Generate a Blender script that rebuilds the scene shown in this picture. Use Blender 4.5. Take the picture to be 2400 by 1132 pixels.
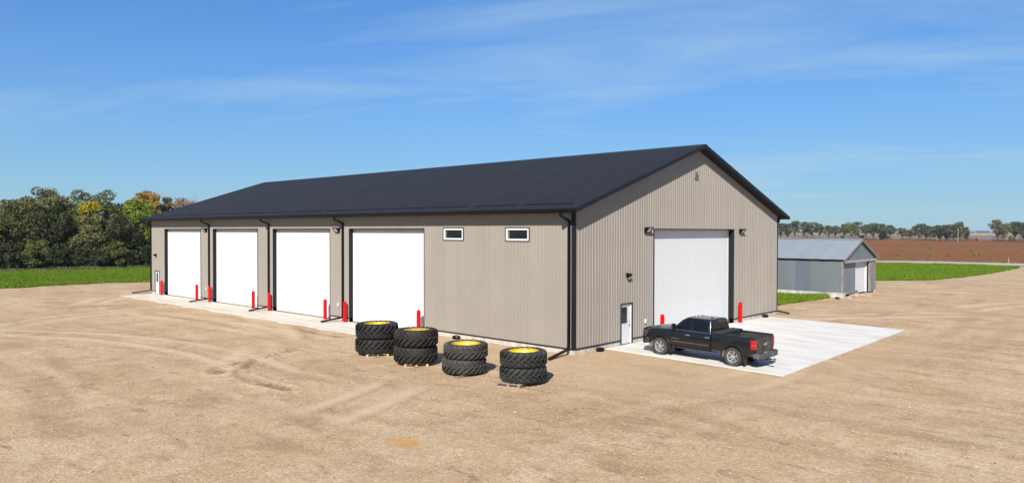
import bpy, bmesh, math, random
import numpy as np
from mathutils import Vector, Matrix

R = math.radians
random.seed(7)
rng = np.random.default_rng(11)
for o in list(bpy.data.objects):
    bpy.data.objects.remove(o)
SC = bpy.context.scene
COL = SC.collection

# ------------------------------------------------------------------ camera
cd = bpy.data.cameras.new('camera')
cam = bpy.data.objects.new('camera', cd)
COL.objects.link(cam)
cd.sensor_fit = 'HORIZONTAL'
cd.sensor_width = 36.0
cd.lens = 1709.08 / 2400 * 36.0
cd.clip_start = 0.1
cd.clip_end = 20000
_p, _ya, _ro = 0.0140, 0.8261, 0.0018
_fw = Vector((math.sin(_ya) * math.cos(_p), math.cos(_ya) * math.cos(_p), -math.sin(_p)))
_rt = Vector((math.cos(_ya), -math.sin(_ya), 0))
_up = _rt.cross(_fw)
_r2 = _rt * math.cos(_ro) + _up * math.sin(_ro)
_u2 = -_rt * math.sin(_ro) + _up * math.cos(_ro)
CAM = Vector((-27.536, -21.353, 5.9))
cam.matrix_world = Matrix(((_r2.x, _u2.x, -_fw.x, CAM.x), (_r2.y, _u2.y, -_fw.y, CAM.y), (_r2.z, _u2.z, -_fw.z, CAM.z), (0, 0, 0, 1)))
SC.camera = cam

# ------------------------------------------------------------------ light
SUN = Vector((-1.24, -0.73, 1.0)).normalized()      # towards the sun
SUN_EL = math.asin(SUN.z)
SUN_AZ = math.atan2(SUN.x, SUN.y)                   # clockwise from +Y
sl = bpy.data.lights.new('sun', 'SUN')
sl.energy = 4.6
sl.angle = R(0.53)
sl.color = (1.0, 0.95, 0.87)
so = bpy.data.objects.new('sun', sl)
so.rotation_euler = SUN.to_track_quat('Z', 'Y').to_euler()
so.location = (-40, -25, 40)
COL.objects.link(so)

world = bpy.data.worlds.new('World')
SC.world = world
world.use_nodes = True
wn, wl = world.node_tree.nodes, world.node_tree.links
wn.clear()
out = wn.new('ShaderNodeOutputWorld')
bg = wn.new('ShaderNodeBackground')
bg.inputs['Strength'].default_value = 0.062
sky = wn.new('ShaderNodeTexSky')
sky.sky_type = 'NISHITA'
sky.sun_disc = False
sky.sun_elevation = SUN_EL
sky.sun_rotation = SUN_AZ
sky.altitude = 400
sky.air_density = 1.0
sky.dust_density = 0.0
sky.ozone_density = 5.0
# thin cirrus over the whole sky: noise on a plane far overhead
geo = wn.new('ShaderNodeNewGeometry')
tc = wn.new('ShaderNodeTexCoord')
sep = wn.new('ShaderNodeSeparateXYZ')
wl.new(tc.outputs['Generated'], sep.inputs[0])
def wmath(op, a, b=None):
    n = wn.new('ShaderNodeMath'); n.operation = op
    for i, v in enumerate((a, b)):
        if v is None: continue
        if isinstance(v, (int, float)): n.inputs[i].default_value = v
        else: wl.new(v, n.inputs[i])
    return n.outputs[0]
zc = wmath('ADD', wmath('MAXIMUM', sep.outputs['Z'], 0.0), 0.16)
cmb = wn.new('ShaderNodeCombineXYZ')
wl.new(wmath('DIVIDE', sep.outputs['X'], zc), cmb.inputs[0])
wl.new(wmath('DIVIDE', sep.outputs['Y'], zc), cmb.inputs[1])
mp = wn.new('ShaderNodeMapping')
mp0 = wn.new('ShaderNodeMapping'); mp0.inputs['Rotation'].default_value = (0, 0, R(57))
wl.new(cmb.outputs[0], mp0.inputs[0])
mp.inputs['Scale'].default_value = (0.36, 1.25, 1)
mp.inputs['Location'].default_value = (9.4, 2.2, 0)
wl.new(mp0.outputs[0], mp.inputs[0])
n1 = wn.new('ShaderNodeTexNoise'); n1.inputs['Scale'].default_value = 1.0; n1.inputs['Detail'].default_value = 9; n1.inputs['Roughness'].default_value = 0.6; n1.inputs['Distortion'].default_value = 0.7
wl.new(mp.outputs[0], n1.inputs['Vector'])
r1 = wn.new('ShaderNodeMapRange'); r1.inputs[1].default_value = 0.49; r1.inputs[2].default_value = 0.76; r1.inputs[3].default_value = 0.0; r1.inputs[4].default_value = 0.62
wl.new(n1.outputs[0], r1.inputs[0])
mix = wn.new('ShaderNodeMix'); mix.data_type = 'RGBA'
hs = wn.new('ShaderNodeMix'); hs.data_type = 'RGBA'; hs.blend_type = 'MULTIPLY'; hs.inputs[0].default_value = 1.0   # clear dry air: deeper blue than the model's
hs.inputs[7].default_value = (0.50, 0.80, 1.05, 1)
bw = wn.new('ShaderNodeRGBToBW'); wl.new(sky.outputs[0], bw.inputs[0])
gain = wmath('DIVIDE', 1.73, wmath('ADD', wmath('MULTIPLY', bw.outputs[0], 0.16), 1.0))     # softens the glare towards the horizon
vm = wn.new('ShaderNodeVectorMath'); vm.operation = 'SCALE'
wl.new(sky.outputs[0], vm.inputs[0]); wl.new(gain, vm.inputs['Scale'])
wl.new(vm.outputs[0], hs.inputs[6])
veil = wmath('MULTIPLY', wmath('POWER', wmath('SUBTRACT', 1.0, wmath('MAXIMUM', sep.outputs['Z'], 0.0)), 7.0), 0.55)   # the thin veil is seen through a longer path low down
wl.new(wmath('MINIMUM', wmath('ADD', r1.outputs[0], veil), 0.9), mix.inputs['Factor'])
wl.new(hs.outputs[2], mix.inputs[6])
mix.inputs[7].default_value = (4.2, 5.9, 7.4, 1)
wl.new(mix.outputs[2], bg.inputs['Color'])
wl.new(bg.outputs[0], out.inputs[0])

SC.view_settings.view_transform = 'Standard'
SC.view_settings.look = 'None'
SC.view_settings.gamma = 1.0
SC.view_settings.use_curve_mapping = False
SC.view_settings.exposure = 0.80
SC.render.engine = 'CYCLES'
SC.cycles.use_denoising = True
SC.cycles.max_bounces = 6
SC.cycles.diffuse_bounces = 3
SC.cycles.transparent_max_bounces = 8

# ------------------------------------------------------------------ materials
MATS = {}
ALB = 0.71      # colours below are written as they look at the photograph's bright exposure; this brings them to real reflectance
def nodes_of(name):
    m = bpy.data.materials.new(name); m.use_nodes = True
    nt = m.node_tree
    b = nt.nodes['Principled BSDF']
    MATS[name] = m
    return m, nt.nodes, nt.links, b

class NT:
    """small helper to write node graphs"""
    def __init__(s, name):
        s.m, s.n, s.l, s.b = nodes_of(name)
        s.tc = s.n.new('ShaderNodeTexCoord')
        s.co = s.tc.outputs['Object']
    def mapping(s, scale=(1, 1, 1), rot=(0, 0, 0), loc=(0, 0, 0), src=None):
        k = s.n.new('ShaderNodeMapping'); k.inputs['Scale'].default_value = scale; k.inputs['Rotation'].default_value = rot; k.inputs['Location'].default_value = loc
        s.l.new(src or s.co, k.inputs[0]); return k.outputs[0]
    def noise(s, scale, detail=4, rough=0.55, src=None, dist=0.0, colour=False):
        k = s.n.new('ShaderNodeTexNoise'); k.inputs['Scale'].default_value = scale; k.inputs['Detail'].default_value = detail
        k.inputs['Roughness'].default_value = rough; k.inputs['Distortion'].default_value = dist
        s.l.new(src or s.co, k.inputs['Vector']); return k.outputs[1 if colour else 0]
    def voro(s, scale, src=None, out='Color', feat='F1'):
        k = s.n.new('ShaderNodeTexVoronoi'); k.inputs['Scale'].default_value = scale; k.feature = feat
        s.l.new(src or s.co, k.inputs['Vector']); return k.outputs[out]
    def mr(s, v, a, b, c=0.0, d=1.0):
        k = s.n.new('ShaderNodeMapRange'); s.l.new(v, k.inputs[0])
        for i, q in enumerate((a, b, c, d)): k.inputs[i + 1].default_value = q
        return k.outputs[0]
    def mix(s, f, a, b, mode='MIX'):
        k = s.n.new('ShaderNodeMix'); k.data_type = 'RGBA'; k.blend_type = mode
        for i, v in ((0, f), (6, a), (7, b)):
            if isinstance(v, (int, float)): k.inputs[i].default_value = v
            elif isinstance(v, tuple): k.inputs[i].default_value = (*v, 1) if len(v) == 3 else v
            else: s.l.new(v, k.inputs[i])
        return k.outputs[2]
    def math(s, op, a, b=0.0):
        k = s.n.new('ShaderNodeMath'); k.operation = op
        for i, v in enumerate((a, b)):
            if isinstance(v, (int, float)): k.inputs[i].default_value = v
            else: s.l.new(v, k.inputs[i])
        return k.outputs[0]
    def gray(s, v):
        k = s.n.new('ShaderNodeCombineColor')
        for i in range(3): s.l.new(v, k.inputs[i])
        return k.outputs[0]
    def random(s):
        return s.n.new('ShaderNodeObjectInfo').outputs['Random']
    def col(s, c): s.l.new(s.mix(1.0, c, (ALB, ALB, ALB), 'MULTIPLY'), s.b.inputs['Base Color'])
    def rough(s, r):
        if isinstance(r, (int, float)): s.b.inputs['Roughness'].default_value = r
        else: s.l.new(r, s.b.inputs['Roughness'])
    def bump(s, h, strength=0.5, dist=0.02):
        k = s.n.new('ShaderNodeBump'); k.inputs['Strength'].default_value = strength; k.inputs['Distance'].default_value = dist
        s.l.new(h, k.inputs['Height']); s.l.new(k.outputs[0], s.b.inputs['Normal'])
    def sep(s, src=None):
        k = s.n.new('ShaderNodeSeparateXYZ'); s.l.new(src or s.co, k.inputs[0]); return k.outputs

def simple(name, c, rough=0.5, metal=0.0, var=0.12, scale=2.5, bump=0.0, bscale=60, objvar=0.0, spec=0.5, coat=0.0, stretch=(1, 1, 1)):
    t = NT(name)
    co = t.mapping(stretch)
    f = t.mr(t.noise(scale, 5, 0.6, co), 0.3, 0.7, 1 - var, 1 + var)
    if objvar:
        f = t.math('MULTIPLY', f, t.mr(t.random(), 0, 1, 1 - objvar, 1 + objvar))
    t.col(t.mix(1.0, c, t.gray(f), 'MULTIPLY'))
    t.rough(t.mr(t.noise(scale * 2.3, 4, 0.6, co), 0.3, 0.7, max(0.02, rough * 0.85), min(1, rough * 1.15)))
    t.b.inputs['Metallic'].default_value = metal
    t.b.inputs['Specular IOR Level'].default_value = spec
    if coat:
        t.b.inputs['Coat Weight'].default_value = coat
        t.b.inputs['Coat Roughness'].default_value = 0.06
    if bump: t.bump(t.noise(bscale, 4), bump, 0.01)
    return t.m

def dusty(name, c, dustc, amount=0.5, rough=0.4, metal=0.0, coat=0.0, scale=2.0, zlo=None, zhi=None, spec=0.5):
    """paint with a coat of dry dust: noise patches, more of it low down where wheels throw it"""
    t = NT(name)
    f = t.mr(t.noise(scale, 7, 0.65), 0.35, 0.75, 0.0, amount)
    if zlo is not None:
        z = t.sep()[2]
        g = t.mr(z, zlo, zhi, amount * 1.5, 0.0)
        f = t.math('ADD', f, t.math('MULTIPLY', g, t.mr(t.noise(scale * 3, 5), 0.25, 0.65, 0.3, 1.0)))
    f = t.math('MINIMUM', f, 0.9)
    t.col(t.mix(f, c, dustc))
    t.rough(t.mr(f, 0, 0.8, rough, 0.9))
    t.b.inputs['Metallic'].default_value = metal
    t.b.inputs['Specular IOR Level'].default_value = spec
    if coat:
        t.b.inputs['Coat Weight'].default_value = coat
        t.b.inputs['Coat Roughness'].default_value = 0.08
    return t.m

SIDING = simple('siding_taupe', (0.345, 0.305, 0.258), 0.42, 0, 0.04, 0.6, objvar=0.025)
ROOFM = simple('roof_charcoal', (0.036, 0.0345, 0.037), 0.38, 0.0, 0.04, 0.5, objvar=0.08, spec=0.36)
TRIM = simple('trim_charcoal', (0.014, 0.0155, 0.021), 0.5, 0, 0.10, spec=0.2)
BLACK = simple('black_metal', (0.005, 0.005, 0.006), 0.45, 0, 0.15, spec=0.2)
SOFFIT = simple('soffit_black', (0.014, 0.014, 0.015), 0.6, 0, 0.1, spec=0.2)
WHITE = simple('white_door', (0.78, 0.78, 0.775), 0.45, 0, 0.015, 0.6, objvar=0.006)
WFRAME = simple('white_vinyl', (0.80, 0.80, 0.80), 0.4, 0, 0.02)
RED = simple('red_plastic', (0.70, 0.001, 0.001), 0.5, 0, 0.06, 3.0, spec=0.12)
SEAM = simple('seam_rubber', (0.30, 0.30, 0.30), 0.7, 0, 0.1)
STEEL = simple('dull_steel', (0.45, 0.45, 0.46), 0.35, 0.9, 0.1)
GREYLENS = simple('lamp_lens', (0.62, 0.64, 0.62), 0.25, 0, 0.05)

def glass(name, c=(0.012, 0.013, 0.014), rough=0.04):
    t = NT(name)
    t.col(t.mix(t.noise(1.5, 3), c, tuple(min(1, v * 1.5) for v in c)))
    t.rough(rough); t.b.inputs['Specular IOR Level'].default_value = 0.32
    return t.m
GLASS = glass('window_glass')

def concrete(name, c, stain, joint=False, vert=False):
    t = NT(name)
    big = t.noise(0.5, 6, 0.6)
    fine = t.noise(14, 6, 0.7)
    co = t.mapping((0.9, 0.22, 1), (0, 0, R(4)))
    streak = t.noise(1.1, 6, 0.62, co, 0.3)
    a = t.mix(t.mr(streak, 0.46, 0.72, 0, 0.8), c, stain)
    f = t.math('MULTIPLY', t.mr(big, 0.3, 0.7, 0.93, 1.06), t.mr(fine, 0.3, 0.7, 0.93, 1.06))
    if vert:
        bands = t.noise(2.4, 2, 0.4, t.mapping((1, 1, 0.05)))
        f = t.math('MULTIPLY', f, t.mr(bands, 0.35, 0.65, 0.80, 1.12))
    t.col(t.mix(1.0, a, t.gray(f), 'MULTIPLY'))
    t.rough(0.85)
    t.bump(fine, 0.25, 0.004)
    return t.m
CONC = concrete('apron_concrete', (0.83, 0.80, 0.745), (0.66, 0.565, 0.45))
CONC2 = concrete('apron_concrete_dusty', (0.76, 0.69, 0.59), (0.58, 0.47, 0.34))
FOUND = concrete('foundation_concrete', (0.62, 0.57, 0.49), (0.50, 0.44, 0.36), vert=True)
OLDCONC = concrete('old_concrete', (0.60, 0.57, 0.52), (0.17, 0.14, 0.11), vert=True)

def gravel_mat():
    t = NT('gravel')
    patch = t.noise(0.16, 6, 0.6, t.mapping((1, 1, 1), (0, 0, R(42))))
    streak = t.noise(0.5, 6, 0.62, t.mapping((1.0, 0.28, 1), (0, 0, R(20))), 0.6)
    streak2 = t.noise(0.8, 6, 0.65, t.mapping((0.3, 1.0, 1), (0, 0, R(-38)), (5, 2, 0)), 0.5)
    blot = t.noise(0.55, 5, 0.6, t.mapping((1, 1, 1), (0, 0, 0), (31, 7, 0)), 0.9)
    c = t.mix(t.mr(patch, 0.36, 0.66), (0.572, 0.391, 0.218), (0.649, 0.469, 0.283))
    c = t.mix(t.mr(streak, 0.46, 0.65, 0, 0.85), c, (0.457, 0.295, 0.157))
    c = t.mix(t.mr(streak2, 0.50, 0.72, 0, 0.6), c, (0.704, 0.526, 0.345))
    c = t.mix(t.mr(blot, 0.57, 0.72, 0, 0.6), c, (0.424, 0.260, 0.144))
    fleck = t.noise(1.7, 5, 0.6, t.mapping((1.0, 0.35, 1), (0, 0, R(48)), (3, 17, 0)), 0.4)
    c = t.mix(t.mr(fleck, 0.57, 0.70, 0, 0.8), c, (0.369, 0.233, 0.132))
    # loose stones of several colours
    vc = t.voro(19.0)
    sp = t.n.new('ShaderNodeSeparateColor'); t.l.new(vc, sp.inputs[0])
    c = t.mix(0.85, c, t.gray(t.mr(sp.outputs[0], 0, 1, 0.80, 1.18)), 'MULTIPLY')
    c = t.mix(t.mr(sp.outputs[1], 0.95, 0.985, 0, 0.6), c, (0.792, 0.673, 0.515))
    c = t.mix(t.mr(sp.outputs[2], 0.965, 0.99, 0, 0.45), c, (0.165, 0.130, 0.103))
    vb = t.voro(6.5)
    sb = t.n.new('ShaderNodeSeparateColor'); t.l.new(vb, sb.inputs[0])
    c = t.mix(0.5, c, t.gray(t.mr(sb.outputs[0], 0, 1, 0.86, 1.14)), 'MULTIPLY')
    c = t.mix(0.8, c, t.gray(t.mr(t.noise(9, 7, 0.75), 0.3, 0.7, 0.87, 1.13)), 'MULTIPLY')
    # churned wheel marks and spilled soil from the mesh attribute
    at = t.n.new('ShaderNodeAttribute'); at.attribute_name = 'marks'
    s2 = t.n.new('ShaderNodeSeparateColor'); t.l.new(at.outputs['Color'], s2.inputs[0])
    br = t.mr(t.noise(2.2, 6, 0.7), 0.33, 0.58, 0.35, 1.0)
    c = t.mix(t.math('MULTIPLY', s2.outputs[0], br), c, (0.248, 0.168, 0.101))
    c = t.mix(t.math('MULTIPLY', s2.outputs[1], br), c, (0.616, 0.309, 0.062))
    c = t.mix(t.math('MULTIPLY', s2.outputs[2], 0.75), c, (0.583, 0.412, 0.242))
    c = t.mix(t.math('MULTIPLY', at.outputs['Alpha'], 0.7), c, (0.732, 0.548, 0.360))
    t.col(c)
    t.rough(0.92); t.b.inputs['Specular IOR Level'].default_value = 0.2
    h = t.math('ADD', t.math('MULTIPLY', t.voro(19.0, out='Distance'), -0.6), t.math('MULTIPLY', t.noise(9, 7, 0.75), 1.0))
    h = t.math('ADD', h, t.math('MULTIPLY', t.noise(1.3, 5, 0.65, t.mapping((1, 0.4, 1), (0, 0, R(25)))), 1.6))
    t.bump(h, 0.45, 0.04)
    return t.m
GRAVEL = gravel_mat()

def field_mat(name, a, b, c, sc=0.6, fine=4.0, bump=0.6, rot=0.0, rows=0.25):
    t = NT(name)
    co = t.mapping((1, rows, 1), (0, 0, rot))
    v = t.noise(sc, 6, 0.65, co)
    k = t.mix(t.mr(v, 0.35, 0.65), a, b)
    k = t.mix(t.mr(t.noise(sc * 0.12, 5, 0.6, co), 0.42, 0.68), k, c)
    k = t.mix(0.8, k, t.gray(t.mr(t.noise(fine, 6, 0.7, co), 0.3, 0.7, 0.6, 1.4)), 'MULTIPLY')
    t.col(k); t.rough(0.95); t.b.inputs['Specular IOR Level'].default_value = 0.1
    if bump: t.bump(t.noise(fine * 0.6, 6, 0.7, co), bump, 0.25)
    return t.m
REDFIELD = field_mat('ripe_crop_field', (0.255, 0.092, 0.028), (0.310, 0.125, 0.040), (0.235, 0.110, 0.042), 0.25, 1.6, 0.7, R(8), 0.15)
STUBBLE = field_mat('stubble_field', (0.27, 0.20, 0.155), (0.32, 0.245, 0.19), (0.24, 0.17, 0.12), 0.05, 0.5, 0.2)
GOLDF = field_mat('golden_field', (0.48, 0.34, 0.17), (0.56, 0.41, 0.22), (0.43, 0.30, 0.16), 0.02, 0.3, 0.1)
PRAIRIE = field_mat('prairie_ground', (0.20, 0.15, 0.085), (0.26, 0.19, 0.11), (0.16, 0.14, 0.06), 0.05, 1.0, 0.3)
LAWN = field_mat('lawn_soil', (0.086, 0.152, 0.004), (0.115, 0.186, 0.005), (0.150, 0.160, 0.012), 0.5, 5.0, 0.25, R(40), 0.6)
ROADM = field_mat('gravel_road', (0.56, 0.46, 0.36), (0.62, 0.52, 0.42), (0.50, 0.41, 0.31), 0.8, 6.0, 0.3)

def blade_mat(name, a, b, c):
    t = NT(name)
    k = t.mix(t.mr(t.noise(0.22, 5, 0.6), 0.35, 0.66), a, b)
    k = t.mix(t.mr(t.noise(0.9, 4, 0.6), 0.55, 0.72, 0, 0.7), k, c)
    k = t.mix(0.9, k, t.gray(t.mr(t.noise(7, 3, 0.7), 0.3, 0.7, 0.88, 1.14)), 'MULTIPLY')
    t.col(k); t.rough(0.7); t.b.inputs['Specular IOR Level'].default_value = 0.2
    return t.m
BLADES = blade_mat('grass_blades', (0.098, 0.182, 0.003), (0.145, 0.238, 0.005), (0.175, 0.205, 0.016))

def leaf_mat(name, a, b, c=None):
    t = NT(name)
    k = t.mix(t.mr(t.noise(0.9, 5, 0.6), 0.35, 0.65), a, b)
    if c: k = t.mix(t.mr(t.noise(0.55, 4, 0.6, t.mapping((1, 1, 1), (0, 0, 0), (9, 3, 4))), 0.52, 0.66), k, c)
    k = t.mix(0.9, k, t.gray(t.mr(t.noise(11, 2, 0.5), 0.3, 0.7, 0.75, 1.28)), 'MULTIPLY')
    t.col(k); t.rough(0.6); t.b.inputs['Specular IOR Level'].default_value = 0.25
    return t.m
LF_OLIVE = leaf_mat('leaf_olive', (0.073, 0.093, 0.020), (0.137, 0.157, 0.032), (0.145, 0.128, 0.046))
LF_GREY = leaf_mat('leaf_grey_green', (0.117, 0.126, 0.039), (0.190, 0.184, 0.067), (0.168, 0.138, 0.068))
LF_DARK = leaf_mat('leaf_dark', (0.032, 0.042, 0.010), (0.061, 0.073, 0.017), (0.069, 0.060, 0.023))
LF_BRIGHT = leaf_mat('leaf_yellow_green', (0.142, 0.203, 0.018), (0.230, 0.290, 0.027), (0.270, 0.257, 0.027))
LF_YELLOW = leaf_mat('leaf_yellow', (0.40, 0.33, 0.010), (0.50, 0.40, 0.014), (0.22, 0.24, 0.03))
LF_ORANGE = leaf_mat('leaf_orange', (0.374, 0.209, 0.022), (0.462, 0.286, 0.055), (0.165, 0.132, 0.055))
LF_TAN = leaf_mat('leaf_pinkish_tan', (0.297, 0.187, 0.110), (0.396, 0.253, 0.154), (0.187, 0.154, 0.077))
LF_ELM = leaf_mat('leaf_far_elm', (0.060, 0.076, 0.027), (0.102, 0.117, 0.041), (0.093, 0.091, 0.044))
LF_BRUSH = leaf_mat('leaf_dry_brush', (0.12, 0.10, 0.05), (0.16, 0.13, 0.07), (0.09, 0.10, 0.04))
LF_SPRUCE = leaf_mat('leaf_spruce', (0.015, 0.026, 0.015), (0.026, 0.042, 0.022))
BARK = simple('bark_grey', (0.15, 0.125, 0.10), 0.9, 0, 0.3, 4)
BARKD = simple('bark_dark', (0.065, 0.052, 0.042), 0.9, 0, 0.3, 4)

RUBBER = {}
for nm, c, d, am in (('black', (0.013, 0.013, 0.014), (0.075, 0.060, 0.045), 0.28), ('brownish', (0.014, 0.0135, 0.013), (0.085, 0.066, 0.046), 0.38),
                     ('grey', (0.040, 0.037, 0.034), (0.135, 0.113, 0.090), 0.55), ('slate', (0.025, 0.0265, 0.026), (0.090, 0.082, 0.070), 0.35)):
    t = NT('rubber_' + nm)
    f = t.mr(t.noise(2.2, 6, 0.62), 0.36, 0.72, 0, am)
    k = t.mix(f, c, d)
    k = t.mix(0.8, k, t.gray(t.mr(t.noise(16, 5, 0.7), 0.3, 0.7, 0.75, 1.25)), 'MULTIPLY')
    t.col(k); t.rough(0.72); t.b.inputs['Specular IOR Level'].default_value = 0.35
    t.bump(t.noise(40, 4), 0.2, 0.004)
    RUBBER[nm] = t.m
YELLOW = dusty('rim_yellow', (0.86, 0.60, 0.006), (0.55, 0.38, 0.10), 0.25, 0.35, scale=3.0)
YELLOWD = dusty('rim_yellow_muddy', (0.80, 0.52, 0.010), (0.20, 0.13, 0.05), 0.95, 0.5, scale=9.0)
WOODN = simple('pallet_wood_new', (0.62, 0.46, 0.30), 0.8, 0, 0.18, 3, objvar=0.12, stretch=(0.3, 4, 4))
WOODO = simple('pallet_wood_old', (0.34, 0.26, 0.19), 0.9, 0, 0.22, 3, objvar=0.15, stretch=(0.3, 4, 4))

# ------------------------------------------------------------------ mesh helpers
class MB:
    def __init__(s): s.v = []; s.f = []
    def add(s, vs, fs):
        k = len(s.v); s.v += [tuple(p) for p in vs]; s.f += [tuple(i + k for i in f) for f in fs]; return s
    def box(s, x0, x1, y0, y1, z0, z1):
        vs = [(x, y, z) for z in (z0, z1) for y in (y0, y1) for x in (x0, x1)]
        return s.add(vs, [(0, 2, 3, 1), (4, 5, 7, 6), (0, 1, 5, 4), (2, 6, 7, 3), (0, 4, 6, 2), (1, 3, 7, 5)])
    def obox(s, c, ax, ay, az, hx, hy, hz):
        c, ax, ay, az = (Vector(q) for q in (c, ax, ay, az))
        ax = ax.normalized() * hx; ay = ay.normalized() * hy; az = az.normalized() * hz
        vs = [c + ax * i + ay * j + az * k for k in (-1, 1) for j in (-1, 1) for i in (-1, 1)]
        return s.add(vs, [(0, 2, 3, 1), (4, 5, 7, 6), (0, 1, 5, 4), (2, 6, 7, 3), (0, 4, 6, 2), (1, 3, 7, 5)])
    def tube(s, pts, rad, n=8, cap=True):
        pts = [Vector(p) for p in pts]
        if isinstance(rad, (int, float)): rad = [rad] * len(pts)
        rings = []
        prev = None
        for i, p in enumerate(pts):
            d = (pts[min(i + 1, len(pts) - 1)] - pts[max(i - 1, 0)])
            d = d.normalized() if d.length > 1e-9 else Vector((0, 0, 1))
            if prev is None:
                a = d.orthogonal().normalized()
            else:
                a = prev - d * prev.dot(d)
                a = a.normalized() if a.length > 1e-6 else d.orthogonal().normalized()
            prev = a
            b = d.cross(a)
            rings.append([p + (a * math.cos(2 * math.pi * k / n) + b * math.sin(2 * math.pi * k / n)) * rad[i] for k in range(n)])
        return s.loft(rings, cap)
    def sqtube(s, pts, hw, hd, side):
        """rectangular tube along pts; side = fixed sideways axis"""
        pts = [Vector(p) for p in pts]; side = Vector(side).normalized()
        rings = []
        for i, p in enumerate(pts):
            d = (pts[min(i + 1, len(pts) - 1)] - pts[max(i - 1, 0)]).normalized()
            u = d.cross(side).normalized()
            rings.append([p + side * hw + u * hd, p - side * hw + u * hd, p - side * hw - u * hd, p + side * hw - u * hd])
        return s.loft(rings, True)
    def loft(s, rings, cap=True, closed=True):
        n = len(rings[0]); vs = [q for r in rings for q in r]; fs = []
        for i in range(len(rings) - 1):
            for k in range(n if closed else n - 1):
                a = i * n + k; b = i * n + (k + 1) % n
                fs.append((a, b, b + n, a + n))
        if cap:
            fs.append(tuple(range(n))[::-1]); fs.append(tuple((len(rings) - 1) * n + k for k in range(n)))
        return s.add(vs, fs)
    def lathe(s, prof, n=32, c=(0, 0, 0), closed=False, axis='z'):
        rings = []
        for r, z in prof:
            ring = []
            for k in range(n):
                a = 2 * math.pi * k / n
                if axis == 'z': ring.append((c[0] + r * math.cos(a), c[1] + r * math.sin(a), c[2] + z))
                elif axis == 'x': ring.append((c[0] + z, c[1] + r * math.cos(a), c[2] + r * math.sin(a)))
                else: ring.append((c[0] + r * math.sin(a), c[1] + z, c[2] + r * math.cos(a)))
            rings.append(ring)
        if closed: rings.append(rings[0])
        return s.loft(rings, False)
    def prism(s, poly, d):
        """poly: planar loop of 3D points, extruded by vector d"""
        d = Vector(d); a = [Vector(p) for p in poly]; n = len(a)
        return s.add(a + [p + d for p in a], [tuple(range(n))[::-1], tuple(range(n, 2 * n))] + [(i, (i + 1) % n, (i + 1) % n + n, i + n) for i in range(n)])
    def mesh(s, name, mat, smooth=None, bevel=0.0, seg=2, fixn=True):
        me = bpy.data.meshes.new(name); me.from_pydata(s.v, [], s.f); me.materials.append(mat)
        if fixn or bevel:
            bm = bmesh.new(); bm.from_mesh(me)
            if bevel:
                bmesh.ops.remove_doubles(bm, verts=bm.verts, dist=1e-5)
            bmesh.ops.recalc_face_normals(bm, faces=bm.faces)
            if bevel:
                es = [e for e in bm.edges if len(e.link_faces) == 2 and e.calc_face_angle(0) > R(28)]
                bmesh.ops.bevel(bm, geom=es, offset=bevel, segments=seg, affect='EDGES', profile=0.5, clamp_overlap=True)
            bm.to_mesh(me); bm.free()
        if smooth is not None:
            me.polygons.foreach_set('use_smooth', [True] * len(me.polygons))
            me.set_sharp_from_angle(angle=R(smooth))
        me.update()
        return me
    def build(s, name, mat, parent=None, **kw):
        return link(name, s.mesh(name, mat, **kw), parent)

def link(name, me, parent=None, loc=None, rot=None):
    o = bpy.data.objects.new(name, me); COL.objects.link(o)
    if parent: o.parent = parent
    if loc: o.location = loc
    if rot: o.rotation_euler = rot
    return o
def empty(name, loc=(0, 0, 0), rz=0.0, parent=None):
    o = bpy.data.objects.new(name, None); COL.objects.link(o); o.location = loc; o.rotation_euler = (0, 0, rz)
    o.empty_display_size = 0.3
    if parent: o.parent = parent
    return o
def tag(o, label=None, cat=None, group=None, kind=None):
    if label: o['label'] = label
    if cat: o['category'] = cat
    if group: o['group'] = group
    if kind: o['kind'] = kind
    return o
def copy_tree(o, parent=None):
    c = o.copy(); COL.objects.link(c); c.parent = parent
    for ch in list(o.children): copy_tree(ch, c)
    return c
def npmesh(name, verts, faces_n, mat):
    """verts (N,3); consecutive faces_n vertices form one face"""
    me = bpy.data.meshes.new(name)
    n = len(verts); nf = n // faces_n
    me.vertices.add(n); me.vertices.foreach_set('co', np.ascontiguousarray(verts, dtype=np.float32).ravel())
    me.loops.add(n); me.loops.foreach_set('vertex_index', np.arange(n, dtype=np.int32))
    me.polygons.add(nf); me.polygons.foreach_set('loop_start', np.arange(0, n, faces_n, dtype=np.int32))
    me.materials.append(mat); me.update(calc_edges=True); me.validate()
    return me

# smooth value noise for terrain
def vnoise(x, y, sc, seed):
    g = np.random.default_rng(seed).random((64, 64))
    u, v = x * sc + 100.0, y * sc + 100.0
    i, j = np.floor(u).astype(int), np.floor(v).astype(int)
    fx, fy = u - i, v - j
    fx = fx * fx * (3 - 2 * fx); fy = fy * fy * (3 - 2 * fy)
    a, b, c, d = g[i % 64, j % 64], g[(i + 1) % 64, j % 64], g[i % 64, (j + 1) % 64], g[(i + 1) % 64, (j + 1) % 64]
    return (a * (1 - fx) + b * fx) * (1 - fy) + (c * (1 - fx) + d * fx) * fy

# ------------------------------------------------------------------ ground
W, L = 23.565, 50.36
def sheet(name, poly, z, mat, parent=None, kind='structure'):
    mb = MB(); mb.add([(x, y, z) for x, y in poly], [tuple(range(len(poly)))])
    o = mb.build(name, mat, parent)
    for p in o.data.polygons:
        if p.normal.z < 0: p.flip()
    if kind: o['kind'] = kind
    return o
sheet('ground', [(-7000, -7000), (7000, -7000), (7000, 7000), (-7000, 7000)], -0.42, PRAIRIE)

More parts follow.
